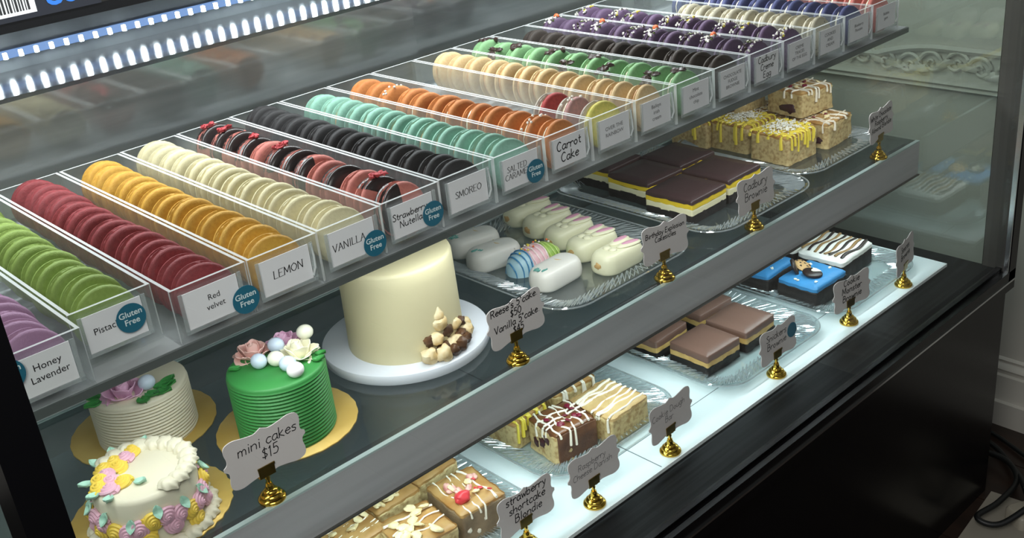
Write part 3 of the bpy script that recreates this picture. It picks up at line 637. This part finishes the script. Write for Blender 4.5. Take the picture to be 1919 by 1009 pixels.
# ---------------------------------------------------------------- pressed glass plates
def plate(x, y, z, w, d, label):
    n = 14; N_ = None; g = G()
    def ring(inset, zz, amp=0, seed=0):
        o = rrect(w-2*inset, d-2*inset, max(4, 46-inset), n); out = []
        for i in range(len(o)):
            a, b = Vector(o[i]), Vector(o[(i+1) % len(o)])
            k = 1 if (i+1) % (n+1) else 34
            for j in range(k): out.append(a.lerp(b, j/k))
        return [(p.x, p.y, zz+amp*(1 if (q+seed) % 2 else -1)) for q, p in enumerate(out)]
    top = [ring(0, 11), ring(2.5, 12.5), ring(6, 11.4, 1.2), ring(14, 9.4, 1.9, 1), ring(22, 7.2, 1.9), ring(30, 5.4, 1.4, 1), ring(36, 3.6), ring(60, 3.2), ring(100, 3.2)]
    bot = [ring(100, .2), ring(36, .2), ring(30, 1), ring(2, 8.6), ring(0, 11)]
    g.rings(top, sm=False, close=False).rings(bot, sm=False, close=False)
    for q in (top[-1], bot[0]): g.add(q, [tuple(range(len(q)))])
    p = obj('glass_plate', g, PLATEGLASS, loc=(x, y, z), label=label, category='plate')
    o = []
    for k, ins in enumerate((5, 33)):
        c = rrect(w-2*ins, d-2*ins, 46-ins*.9, 4); L_ = []
        for a, b_ in zip(c, c[1:]+c[:1]):
            a, b_ = Vector(a), Vector(b_); m_ = max(1, round((b_-a).length/(3 if (b_-a).length < 30 else 9*(1 if k == 0 else (w-2*33-32.6)/(w-2*5-83)))))
            L_ += [a.lerp(b_, j/m_) for j in range(m_)]
        o.append(L_)
    rd = G(); n0 = len(o[0])
    for s_ in (0, 1):
        for i in range(n0):
            a = o[0][i]; b_ = o[1][int((i+(.9 if s_ else -.9))*len(o[1])/n0) % len(o[1])]
            rd.tube([(a.x, a.y, 12.2), (b_.x, b_.y, 5.4)], .62, 4)
    q = obj('pressed_pattern', rd, RIDGE, p); q['kind'] = 'stuff'
    obj('rim_edge', G().tube([(u, v, 11.6) for u, v in rrect(w, d, 46, 10)+[rrect(w, d, 46, 10)[0]]], 1.1, 6), RIDGE, p)
    return p
plate(655, 142, ZM, 252, 296, 'square pressed glass plate under the dipped cake bars')
plate(928, 150, ZM, 244, 330, 'square pressed glass plate under the dark chocolate topped brownies')
plate(1166, 140, ZM, 232, 270, 'square pressed glass plate under the stacked blondies')
plate(298, 60, ZD, 244, 250, 'square pressed glass plate under the strawberry and almond blondies')
plate(572, 76, ZD, 240, 244, 'square pressed glass plate under the drizzled berry blondies')
plate(856, 45, ZD, 244, 256, 'square pressed glass plate under the milk chocolate brownies')
plate(1113, 40, ZD, 242, 250, 'square pressed glass plate under the blue frosted brownies')
PM, PD = ZM+3.4, ZD+3.4

# ---------------------------------------------------------------- brownies and blondies
FUDGE = mat('fudge_brownie', (40, 33, 31), .6, var=(24, 20, 19), vs=50, bump=.7, bs=16)
CHOC = mat('dark_chocolate_top', (66, 48, 48), .38, bump=.05, bs=4); MILK = mat('milk_chocolate_top', (118, 88, 76), .42, bump=.06, bs=4)
WCRM = mat('white_fondant', (238, 232, 192), .5); YCRM = mat('yellow_fondant', (232, 200, 44), .5); CARA = mat('nougat_layer', (216, 180, 112), .5, var=(196, 158, 92), vs=60)
BLOND = mat('blondie_crumb', (204, 182, 130), .65, var=(164, 134, 86), vs=170, bump=1.0, bs=10, ramp=(.44, .66)); BTOP = mat('blondie_top', (186, 148, 92), .45, var=(164, 118, 62), vs=30, bump=.3, bs=10)
DRZ = mat('white_chocolate_drizzle', (246, 238, 220), .4); YDRZ = mat('yellow_drizzle', (236, 214, 80), .4); COCO = mat('coconut', (246, 244, 234), .6)
ALM = mat('almond_flake', (238, 222, 176), .6, var=(224, 200, 146), vs=80); BERRY = mat('berry', (120, 30, 50), .4); STRAW = mat('strawberry', (206, 60, 66), .35); RASPM = mat('dark_cherry', (64, 30, 36), .35)
BLUE = mat('blue_frosting', (58, 138, 196), .55, bump=.7, bs=12); COOK = mat('cookie', (214, 172, 118), .7, var=(196, 150, 96), vs=60, bump=.4, bs=16); CHIPS = mat('chocolate_chip', (44, 30, 26), .4)
FLUFF = mat('toasted_marshmallow', (244, 240, 232), .6, bump=.3, bs=6); TOAST = mat('toasted_stripe', (150, 116, 72), .55)
def block(name, label, cat, x, y, z, rz=0, group=None): return thing(name, label, cat, (x, y, z), rz, group)
def squares(layers, spots, name, cat, group):
    for i, (x, y, w, d, rz, lab) in enumerate(spots):
        t = block(name, lab, cat, x, y, layers[0][0], rz, group)
        for j, (pn, z0, z1, mt, kw) in enumerate(layers[1:]): obj(pn, slab(w, d, z0, z1, seed=i*3.3+j, **kw), mt, t)
L_CAD = [(PM,), ('brownie_base', 0, 14, FUDGE, dict(r=2.5, jit=.02, bev=.6, rgh=.035)), ('white_layer', 12.6, 24, WCRM, dict(r=2.5, jit=.006, bev=.6, wav=1.2)),
         ('yellow_layer', 22, 30, YCRM, dict(r=2.5, jit=.006, bev=.6, wav=2.2, grow=.006)), ('chocolate_top', 29, 35, CHOC, dict(r=3, jit=.008, bev=1.6, wav=2.6, grow=.012))]
cadl = 'brownie with yellow and white fondant under dark chocolate, '
squares(L_CAD, [(874, 92, 80, 82, .02, cadl+'front left corner of the plate'), (893, 183, 78, 80, -.02, cadl+'middle of left row'), (963, 98, 80, 84, .03, cadl+'front right beside its sign'),
                (977, 190, 80, 80, -.03, cadl+'middle of right row'), (905, 270, 76, 76, .02, cadl+'back of left row')], 'layered_brownie', 'brownie', 'dark chocolate topped fondant brownies')
L_SN = [(PD,), ('brownie_base', 0, 13.5, FUDGE, dict(r=2.5, jit=.03, bev=.8, grow=.02, rgh=.05)), ('nougat_layer', 12.6, 22, CARA, dict(r=2.5, jit=.012, bev=.8, wav=2)), ('chocolate_top', 20.5, 31, MILK, dict(r=3, jit=.012, bev=.9, wav=2, bulge=.3, grow=.008))]
snl = 'milk chocolate topped nougat brownie, '
squares(L_SN, [(798, 6, 70, 68, -.03, snl+'front left on its plate'), (879, 6, 70, 70, .03, snl+'front right nearest its sign'), (786, 88, 72, 66, .05, snl+'back left partly behind the shelf rail'), (886, 86, 74, 68, -.02, snl+'back right partly behind the shelf rail')], 'layered_brownie', 'brownie', 'milk chocolate nougat brownies')
# blue frosted and toasted marshmallow brownies
def blue_b(x, y, w, d, rz, lab, deco):
    t = block('frosted_brownie', lab, 'brownie', x, y, PD, rz, 'blue frosted cookie brownies')
    obj('brownie_base', slab(w, d, 0, 26, 4, .03, x, 2), FUDGE, t); obj('blue_frosting', slab(w-2, d-2, 24, 33, 5, .03, x+1, 3, 1, 2), BLUE, t)
    for i, (cx, cy, r, rx) in enumerate(deco):
        c = obj('cookie', G().lathe([(0, 0), (r*.8, 0), (r, 2.4), (r*.9, 5.4), (r*.5, 7), (0, 7.4)], 20, wob=lambda q, k: 1+.04*math.sin(5*q+k)), COOK, t, (cx, cy, 33.5), (rx, .2, i))
        ch = G().lump((0, 0, 0), (2.4, 2.2, 1.6), .4, 1, n=7, k=5).mesh('chocolate_chip', CHIPS)
        for q in range(7):
            a = q*2.4; rr = r*.75*math.sqrt((q+.5)/7); dup(ch, 'chocolate_chip', c, (rr*math.cos(a), rr*math.sin(a), 6.6-2*(rr/r)**2))
    g = G()
    random.seed(int(x))
    for i in range(7):
        a = random.uniform(0, 6.28); g.lump((w*.4*math.cos(a), d*.4*math.sin(a), 34), (2.6, 2.4, 1.6), .5, i, n=7, k=5)
    obj('white_crumbs', g, DRZ, t); return t
t = blue_b(1052, -1, 84, 70, -.02, 'blue frosted brownie with cookie and split sandwich cookie, front of its plate', [(8, 24, 15, .35)])
sc_ = obj('sandwich_cookie', G().lathe([(0, 0), (14, 0), (15, 1), (15, 3.4), (14, 4.4), (0, 4.4)], 28), CHIPS, t, (-6, -4, 35), (.12, .1, 0))
obj('cookie_cream', G().add([(14*math.cos(a_), 14*math.sin(a_), 5+.0) for a_ in [i*.2-.6 for i in range(7)]]+[(0, 0, 5)], [(0, 1, 2, 3, 4, 5, 6, 7)]).lump((6, 2, 5.4), (7, 3, 1.2), .3, 2), DRZ, sc_)
obj('sandwich_cookie', G().lathe([(0, 0), (13, 0), (14, 1), (14, 3.4), (13, 4.4), (0, 4.4)], 28), CHIPS, t, (-12, 25, 40), (1.1, .3, .5))
blue_b(1043, 82, 80, 68, .04, 'blue frosted brownie with one cookie, behind the front one', [(-16, 6, 15, .25)])
def smore(x, y, w, d, rz, lab, kind):
    t = block('marshmallow_brownie', lab, 'brownie', x, y, PD, rz, 'toasted marshmallow brownies')
    obj('brownie_base', slab(w, d, 0, 27, 4, .03, x, 2), FUDGE, t)
    obj('marshmallow_topping', slab(w+1, d+1, 26, 36, 7, .04, x+2, 4, 2, 2), FLUFF, t)
    for i in range(8):
        u = -w*.42+i*w*.12
        pth = [(u+3*math.sin(j*.9+i), -d*.42+d*.84*j/9, 38.2+1.2*math.sin(j+i)) for j in range(10)] if kind else [(-w*.42+w*.84*j/9, -d*.42+i*d*.12+2*math.sin(j*.8+i), 38.2+1.2*math.sin(j+i)) for j in range(10)]
        obj('toasted_stripe' if i % 2 else 'chocolate_stripe', G().tube(pth, 2.5, 6, flat=.5), TOAST if i % 2 else CHIPS, t)
smore(1152, 22, 94, 80, .03, 'toasted marshmallow brownie with chocolate stripes, front right of its plate', 0)
smore(1150, 106, 90, 78, -.04, 'toasted marshmallow brownie with chocolate stripes, back of its plate', 1)
# blondies
def zig(t, w, d, z, n, mt, r=1.5, along='x', seed=0, drop=0, name='drizzle'):
    random.seed(seed)
    for i in range(n):
        u = (i+.5)/n-.5+random.uniform(-.3, .3)/n; P = []; ph = random.uniform(0, 6); am = random.uniform(.8, 3); sk = random.uniform(-.12, .12); ri = r*random.uniform(.75, 1.15)
        for j in range(11):
            q = j/10-.5; o_ = am*math.sin(j*1.1+ph)+sk*q*(d if along == 'x' else w)
            P.append((q*w*.98, u*d*.88+o_, z+ri*.5+(.6*math.sin(j*2+i))) if along == 'x' else (u*w*.88+o_, q*d*.98, z+ri*.5+.6*math.sin(j*2+i)))
        if drop and random.random() < .85:
            e = P[0]; s_ = (0, -1) if along == 'y' else (-1, 0)
            dr = drop*random.uniform(.2, 1.15); wv = random.uniform(-1.5, 1.5)
            tail = [(e[0]+s_[0]*f_+(wv*g_ if along == 'y' else 0), e[1]+s_[1]*f_+(wv*g_ if along == 'x' else 0), z-dr*h_) for f_, g_, h_ in ((1.8, 0, .04), (2.5, .3, .35), (2.6, .8, .7), (2.5, 1, 1))]
            P = tail[::-1]+P
        obj(name, G().tube(P, lambda t_: ri*(1.25-.3*min(1, t_*4)), 6), mt, t)
def flakes(t, w, d, z, n, mt, name, sz, seed=0):
    random.seed(seed); me = [G().lump((0, 0, 0), (sz, sz*.72, sz*.3), .22, k, n=12, k=6).mesh(name, mt) for k in range(3)]
    for i in range(n): dup(me[i % 3], name, t, (random.uniform(-.42, .42)*w, random.uniform(-.42, .42)*d, z+random.uniform(0, sz*.5)), (random.uniform(-.6, .6), random.uniform(-.6, .6), random.random()*6))
def blondie(label, x, y, z, w, d, h, rz=0, group=None, crumb=BLOND, top=BTOP, r=5):
    t = block('blondie', label, 'blondie', x, y, z, rz, group)
    obj('blondie_body', slab(w, d, 0, h-2, r, .03, x*.1, 2, 0, 0, .02, .055), crumb, t); obj('baked_top', slab(w-1, d-1, h-4, h, r, .03, x*.2, 2.5, 1.6, 0, 0, .05), top, t); return t
def shreds(t, w, d, z, n, seed):
    g = G(); random.seed(seed)
    for i in range(n):
        x, y, a = random.gauss(0, .2)*w, random.gauss(0, .2)*d, random.random()*6.3; l = random.uniform(2.5, 5)
        b = random.uniform(-2, 2); zz = z+random.uniform(0, 4.5)*(1-(abs(x)/w+abs(y)/d))
        g.tube([(x, y, zz), (x+l*math.cos(a)*.5, y+l*math.sin(a)*.5, zz+1), (x+l*math.cos(a), y+l*math.sin(a), zz+b*.4)], .75, 4)
    o = obj('coconut_shreds', g, COCO, t); o['kind'] = 'stuff'
for (x, y, lab, sd) in ((1130, 104, 'lemon drizzled blondie heaped with coconut, nearest the plate front', 1), (1141, 188, 'lemon drizzled blondie heaped with coconut, behind the front one', 2), (1128, 262, 'lemon drizzled blondie at the back left under the tray shelf', 3)):
    t = blondie(lab, x, y, PM, 74, 72, 44, .04*sd-.08, 'lemon coconut blondies'); zig(t, 74, 72, 44, 9, YDRZ, 1.7, 'y', sd, 24, 'lemon_drizzle'); zig(t, 74, 72, 44, 9, YDRZ, 2.1, 'x', sd+4, 30, 'lemon_drizzle'); shreds(t, 70, 68, 47, 240, sd)
rb = 'white chocolate raspberry blondie '
for (x, y, z, lab, sd, rz) in ((1222, 98, PM, rb+'at the right edge of the stack', 5, .05), (1226, 184, PM, rb+'behind, carrying the top one', 6, 0), (1222, 136, PM+45.5, rb+'resting on top of the stack', 7, -.12), (1180, 232, PM+45.5, rb+'half hidden under the tray shelf', 8, .1)):
    t = blondie(lab, x, y, z, 76, 72, 40, rz, 'raspberry blondies'); zig(t, 76, 72, 40, 6, DRZ, 1.6, 'y', sd, 20); zig(t, 76, 72, 40, 3, DRZ, 1.4, 'x', sd+3, 12)
    flakes(t, 60, 56, 42, 4, BERRY, 'raspberry_piece', 4.5, sd); flakes(t, 60, 56, 42, 5, ALM, 'almond_flake', 5, sd+2)
    obj('jam_pocket', G().lump((-37, -10, 12), (3.4, 17, 8), .5, sd), RASPM, t)
# deck, berry plate
t = blondie('berry blondie with dark glaze and white drizzle at the front of its plate', 524, 14, PD, 64, 58, 42, -.14, None, BLOND, mat('glazed_top', (120, 78, 48), .28, var=(86, 52, 34), vs=30))
obj('crust_side', slab(60, 4, 1, 40, 1.5, .03, 3, 1), mat('brown_crust', (104, 68, 44), .5, var=(80, 50, 34), vs=50, bump=.4), t, (1, -28.5, 0))
zig(t, 64, 58, 42, 5, DRZ, 1.4, 'y', 3, 26); zig(t, 60, 40, 42.6, 3, DRZ, 1.5, 'x', 6, 18); flakes(t, 50, 44, 44, 9, BERRY, 'berry_piece', 4.6, 4)
for k, (x, z) in enumerate(((-14, 20), (-2, 15), (-24, 28))): obj('cherry_pocket', G().lump((-31.5, x+14, z), (2.4, 6, 7), .4, k), RASPM, t)
t = blondie('pale blondie with long white zigzag drizzle beside the berry one', 598, 4, PD, 72, 74, 36, .02, None, BLOND, mat('pale_top', (206, 176, 122), .5, var=(186, 150, 96), vs=30, bump=.4)); zig(t, 72, 74, 36, 7, DRZ, 1.9, 'x', 8, 16)
t = blondie('yellow lemon blondie with coconut, left back of the drizzled plate', 508, 86, PD, 66, 62, 38, .1, None); zig(t, 66, 62, 38, 9, YDRZ, 2.2, 'y', 9, 26, 'lemon_drizzle'); shreds(t, 60, 56, 39, 60, 9)
t = blondie('nutty blondie with white drizzle behind the pale drizzled one', 592, 88, PD, 72, 70, 40, -.06, None); zig(t, 72, 70, 40, 6, DRZ, 1.8, 'y', 10, 20); flakes(t, 64, 60, 42, 8, ALM, 'almond_flake', 5, 11)
# deck, strawberry plate
t = blondie('strawberry blondie with crumble, strawberry and white drizzle', 352, -2, PD, 62, 74, 40, -.12, None, mat('grey_crumb', (150, 128, 100), .6, var=(124, 104, 80), vs=40, bump=.5)); zig(t, 60, 74, 40, 4, DRZ, 1.3, 'y', 12, 18)
obj('strawberry', G().lump((0, 0, 0), (10, 7.5, 6.5), .2, 3, n=16, k=10), STRAW, t, (-14, -16, 46)); flakes(t, 52, 46, 42, 9, mat('pink_crumble', (226, 178, 164), .7, var=(196, 120, 116), vs=120), 'crumble_piece', 5.5, 13); flakes(t, 40, 50, 43, 4, ALM, 'almond_flake', 6, 14); flakes(t, 50, 50, 42, 4, STRAW, 'strawberry_piece', 3.6, 15)
for k, (y, z) in enumerate(((-22, 16), (0, 22), (20, 26), (-10, 10))): obj('white_chip', G().lump((y, -36.5, z), (3.4, 1.8, 2.6), .3, k), DRZ, t)
t = blondie('strawberry blondie with crumble at the back of its plate', 352, 84, PD, 64, 70, 40, .05); flakes(t, 56, 56, 42, 14, MATS['pink_crumble'], 'crumble_piece', 5.5, 16); flakes(t, 50, 50, 42, 5, ALM, 'almond_flake', 6, 17); flakes(t, 50, 50, 42, 6, STRAW, 'strawberry_piece', 3.6, 18)
t = blondie('caramel blondie covered in almond flakes at the plate front', 276, -8, PD, 66, 66, 40, -.1); flakes(t, 62, 62, 42, 18, ALM, 'almond_flake', 7.5, 19); zig(t, 62, 62, 42, 3, DRZ, 1.2, 'x', 20)
t = blondie('caramel blondie with fine drizzle, left of the almond one', 222, 46, PD, 68, 62, 40, .05); flakes(t, 62, 20, 41, 5, ALM, 'almond_flake', 6, 21); zig(t, 62, 60, 40, 6, DRZ, 1, 'x', 22)
t = blondie('almond flaked blondie behind, half hidden by the shelf rail', 290, 72, PD, 64, 62, 40, .02); flakes(t, 60, 58, 42, 17, ALM, 'almond_flake', 7, 23)

# ---------------------------------------------------------------- dipped cake bars
WB = mat('white_candy_coating', (222, 220, 212), .35, sss=.03); BB = mat('cream_candy_coating', (224, 222, 190), .35)
PEAR = mat('pink_ear', (206, 150, 172), .45); HOLE = mat('cake_crumb_end', (196, 160, 104), .7, bump=.4); GRN = mat('green_sprig', (90, 150, 140), .5)
def bar(w, d, h, seed=0):
    o = rrect(w, d, d*.42, 8); R = []
    for sc, z in ((.9, 0), (.96, 1.5), (.99, h*.15), (1, h*.32), (.99, h*.5), (.96, h*.66), (.91, h*.78), (.84, h*.87), (.74, h*.94), (.58, h*.985), (.4, h), (.2, h), (.03, h)): R.append([(x*(1-(1-sc)*d/w*1.1), y*sc, z) for x, y in o])
    return G().rings(R, sm=True)
BARS = bar(76, 42, 27)
for i, (x, y, z, rz) in enumerate(((724, 262, 0, -.1), (712, 209, 0, -.06), (702, 157, 0, -.02), (692, 105, 0, -.04), (682, 51, 0, .0))):
    t = block('cake_bar', 'cream dipped cake bar with two pink bunny ears, %s from the plate front' % ORD[4-i], 'cake bar', x, y, PM, rz, 'bunny eared cake bars')
    obj('coating', BARS, BB, t); obj('stick_hole', G().lump((-36.6, 0, 12), (2.5, 6.5, 5), .3, i), HOLE, t)
    for s_ in (-1, 1):
        e = obj('ear', G().ell((0, 0, 0), (20, 8, 3), 16, 8), BB, t, (14, s_*8.2, 26.6), (0, .06, s_*.12)); obj('inner_ear', G().ell((2, 0, 1.6), (15, 4.8, 2.2), 14, 8), PEAR, e)
    for s_ in (-1, 1): obj('cheek', G().ell((0, 0, 0), (6, 6, 3), 10, 7), BB, t, (-13, s_*5, 26.6))
wl = ['farthest of the white ones', 'second of the white ones, beside the striped bar', 'nearest the plate front']
for i, (x, y, rz) in enumerate(((604, 246, -.25), (592, 190, -.2), (602, 84, .05))):
    t = block('cake_bar', 'white dipped cake bar with green sprig, '+wl[i], 'cake bar', x, y, PM, rz, 'white dipped cake bars')
    obj('coating', BARS, WB, t)
    g = G()
    for q in range(6): g.lump((-26+random.uniform(-6, 6), random.uniform(-7, 7), 26.4), (3.4, 1.6, 1.5), .4, q, n=7, k=5)
    obj('sprig', g, GRN, t); obj('gold_line', G().tube([(8+3*math.sin(j), -15+j*4, 26.8-abs(j-4)*.5) for j in range(9)], .9, 5), mat('gold_icing', (206, 178, 110), .4), t)
t = block('cake_bar', 'striped blue, pink and green dipped cake bar among the white ones', 'cake bar', 614, 138, PM, -.1, None)
cols = [mat('stripe_%d' % i, c, .4) for i, c in enumerate([(172, 208, 220), (232, 190, 196), (150, 186, 84)])]
def dome(x):
    e = min(1, (1-min(1, abs(x)/40)**3.2)**.5) if abs(x) < 40 else 0
    return [(x, 22*max(.05, e)*math.cos(a_)*(1 if 0 < a_ < math.pi else .98), max(0, 29*max(.05, e**.8)*abs(math.sin(a_))**.75)) for a_ in [math.pi*j_/14 for j_ in range(15)]]
for k, (xa, xb) in enumerate(((-39.8, -13), (-13, 13), (13, 39.8))):
    s_ = obj('coloured_section', G().rings([dome(xa+(xb-xa)*q/10) for q in range(11)]), cols[k], t)
    for q in range(4):
        u = xa+(xb-xa)*(q+.5)/4
        obj('icing_stripe', G().tube([(p[0]+1.5*math.sin(j_*.5+q), p[1]*1.02, p[2]*1.01+.4) for j_, p in enumerate(dome(u))], 1.05, 5), [mat('stripe_blue', (60, 130, 176), .4), mat('stripe_rose', (246, 226, 226), .4), mat('stripe_lime', (196, 220, 130), .4)][k], s_)
g = G(); random.seed(3)
for q in range(16): g.ell((random.uniform(-30, 30), random.uniform(-9, 9), 31), (1.6, 1.6, 1.3), 6, 4, mi=random.choice((0, 3, 1)))
obj('sugar_sprinkles', g, BITS, t)

# ---------------------------------------------------------------- price signs in gold holders
def card_outline(w, h):
    q = [(.50, .97), (.46, .94), (.40, .91), (.28, .935), (.17, .97), (.09, .955), (.045, .90), (.035, .79), (.05, .66), (.04, .58), (.0, .53)]
    # quarter described for the upper left; mirrored for the rest
    ul = [(-w/2+a*w, (b-.5)*h) for a, b in q]; ul = [(x, z) for x, z in ul]
    c = crom([Vector(p) for p in ul], 4); c = [(p.x, p.y) for p in c]
    left = c+[(x, -z) for x, z in c[::-1]]
    return left+[(-x, z) for x, z in left[::-1]]
CARDG = G().prism(card_outline(86, 52), -.5, .5)
BASEG = G().lathe([(0, 0), (13, 0), (13.4, 1.2), (13.2, 2.8), (11.8, 3.8), (10.6, 4.4), (10.8, 5.6), (10.2, 7.2), (8.6, 8.2), (7, 8.8), (7.2, 10), (6.4, 11.4), (4.4, 12.2), (3.8, 14), (4.2, 15.2), (3.4, 17), (3, 19), (0, 19)], 28)
STEMG = G().lathe([(0, 18), (2.2, 18), (2, 22), (2.6, 24), (2, 26), (1.8, 30), (0, 30)], 16)
CLIPG = G().box(-8.5, 8.5, -2.6, -.8, 27, 38).box(-8.5, 8.5, .8, 2.6, 27, 34).box(-9, 9, -3.4, -2.4, 37, 39.4)
cm, bm_, sm_, km = CARDG.mesh('card', CARD), BASEG.mesh('sign_base', GOLD), STEMG.mesh('stem', GOLD), CLIPG.mesh('clip', GOLDCLIP)
SIGNS = [
 ('mini cakes', 117, -19, ZM, 0, 52, ['mini cakes', '$15'], 10.5, .09, 'mini cakes sign beside the green cake', (4, 5)),
 ('cakes', 436, -20, ZM, .0, 52, ["Reese's 5\"cake.", '$50', 'Vanilla 5"cake.', '$45'], 8.2, .14, 'four line cake price sign beside the white drum', (0, 4)),
 ('bars', 690, -20, ZM, -.05, 52, ['Birthday Explosion', 'Cakesicles'], 7.4, .16, 'cakesicles sign beside the plate of cake bars', (0, 9)),
 ('brownie', 880, -19, ZM, 0, 52, ['Cadbury', 'Brownie'], 11, .09, 'two line handwritten sign beside dark chocolate topped brownies', (0, 5)),
 ('blondie', 1200, -19, ZM, .1, 55, ['White Chocolate', 'Raspberry', 'Almond Blondie'], 8, .14, 'three line blondie sign at the right end of the shelf', (0, 5)),
 ('strawberry', 366, -84, ZD, 0, 50, ['strawberry', 'shortcake', 'Blondie'], 9.6, .12, 'strawberry shortcake sign at the bottom of the photo', (2, 6)),
 ('raspberry', 466, -92, ZD, 0, 50, ['Raspberry', 'Cheese Danish'], 7.6, .075, 'thinly lettered sign in front of the berry blondie', (-3, 5)),
 ('cookie dough', 600, -94, ZD, .05, 50, ['Cookie Dough', 'Bar'], 8, .075, 'thinly lettered sign to the right of the drizzled blondies', (-4, 5)),
 ('snack', 826, -92, ZD, 0, 50, ['Snickers', 'Brownie'], 9.5, .1, 'handwritten sign with teal sticker beside milk chocolate brownies', (-4, 6)),
 ('monster', 1008, -91, ZD, -.1, 50, ['Cookie', 'Monster', 'Brownie'], 9.4, .14, 'three line sign beside the blue frosted brownies', (0, 5)),
 ('smores', 1158, -93, ZD, .2, 52, ['Smores', 'Brownie'], 9, .14, 'turned away sign at the right end of the lit deck', (0, 6))]
random.seed(77)
for nm, x, y, z, rz, cz, lines, size, wt, lab, (dx, dz) in SIGNS:
    t = thing('price_sign', 'grey card '+lab+', gold holder', 'sign', (x, y, z), rz, 'price signs in gold holders')
    dup(bm_, 'sign_base', t); dup(sm_, 'stem', t); dup(km, 'clip', t, (0, 0, 0))
    c = dup(cm, 'card', t, (4 if nm != 'smores' else 0, 0, cz), (math.radians(-4), math.radians(random.uniform(-2, 2)), 0))
    obj('lettering', fit(strokes(lines, size, wt, .12, 1.25), 70), INK if wt > .08 else GREYINK, c, (dx, -.75, dz))
    if nm == 'snack':
        s_ = obj('sticker', G().lathe([(0, 0), (10.5, 0), (10.5, .4), (0, .4)], 28, axis='y').xf(Matrix.Scale(-1, 4, (0, 1, 0))), TEAL, c, (31, -.6, 4))

# ---------------------------------------------------------------- floor clutter at the right
CABLE = mat('black_cable', (18, 20, 20), .45)
def cable(pts, r, lab):
    P = crom([Vector(p) for p in pts], 8); obj('power_cable', G().tube([tuple(p-Vector(pts[0])) for p in P], r, 8), CABLE, loc=pts[0], label=lab, category='cable')
zc = -850+5
cable([(1420, 120, zc), (1450, -60, zc), (1445, -130, zc+4), (1400, -190, zc+6), (1330, -240, zc+28), (1240, -300, zc+24)], 5, 'thick black power cable coming round the case corner across the floor')
cable([(1340, 60, zc+9), (1390, -90, zc+12), (1400, -170, zc+16), (1350, -220, zc+20), (1270, -225, zc+22), (1215, -215, zc+20), (1225, -250, zc+17), (1300, -285, zc+42), (1380, -320, zc+36)], 5, 'black power cable looped over the pale papers on the floor')
cable([(1480, 40, zc), (1490, -90, zc), (1440, -210, zc+2), (1400, -300, zc+2), (1390, -390, zc)], 4, 'thin black power cable nearest the white skirting')
PAP = mat('shaded_paper', (150, 145, 132), .7)  # pale paper with the dimness of the floor put into its colour
obj('paper_sheet', G().box(-75, 75, -52, 52, 0, 3), PAP, loc=(1252, -250, -850), rot=(0, 0, .1), label='pale paper sheet lying under the looped cables', category='paper')
obj('power_strip', G().rings([[(x, y, zz) for x, y in rrect(w_, d_, 8, 4)] for w_, d_, zz in ((150, 44, 0), (150, 44, 22), (144, 38, 26))]), mat('cream_plastic', (170, 164, 148), .4), loc=(1325, -290, -850), rot=(0, 0, -.5), label='cream power strip on the dark floor below the cables', category='power strip')
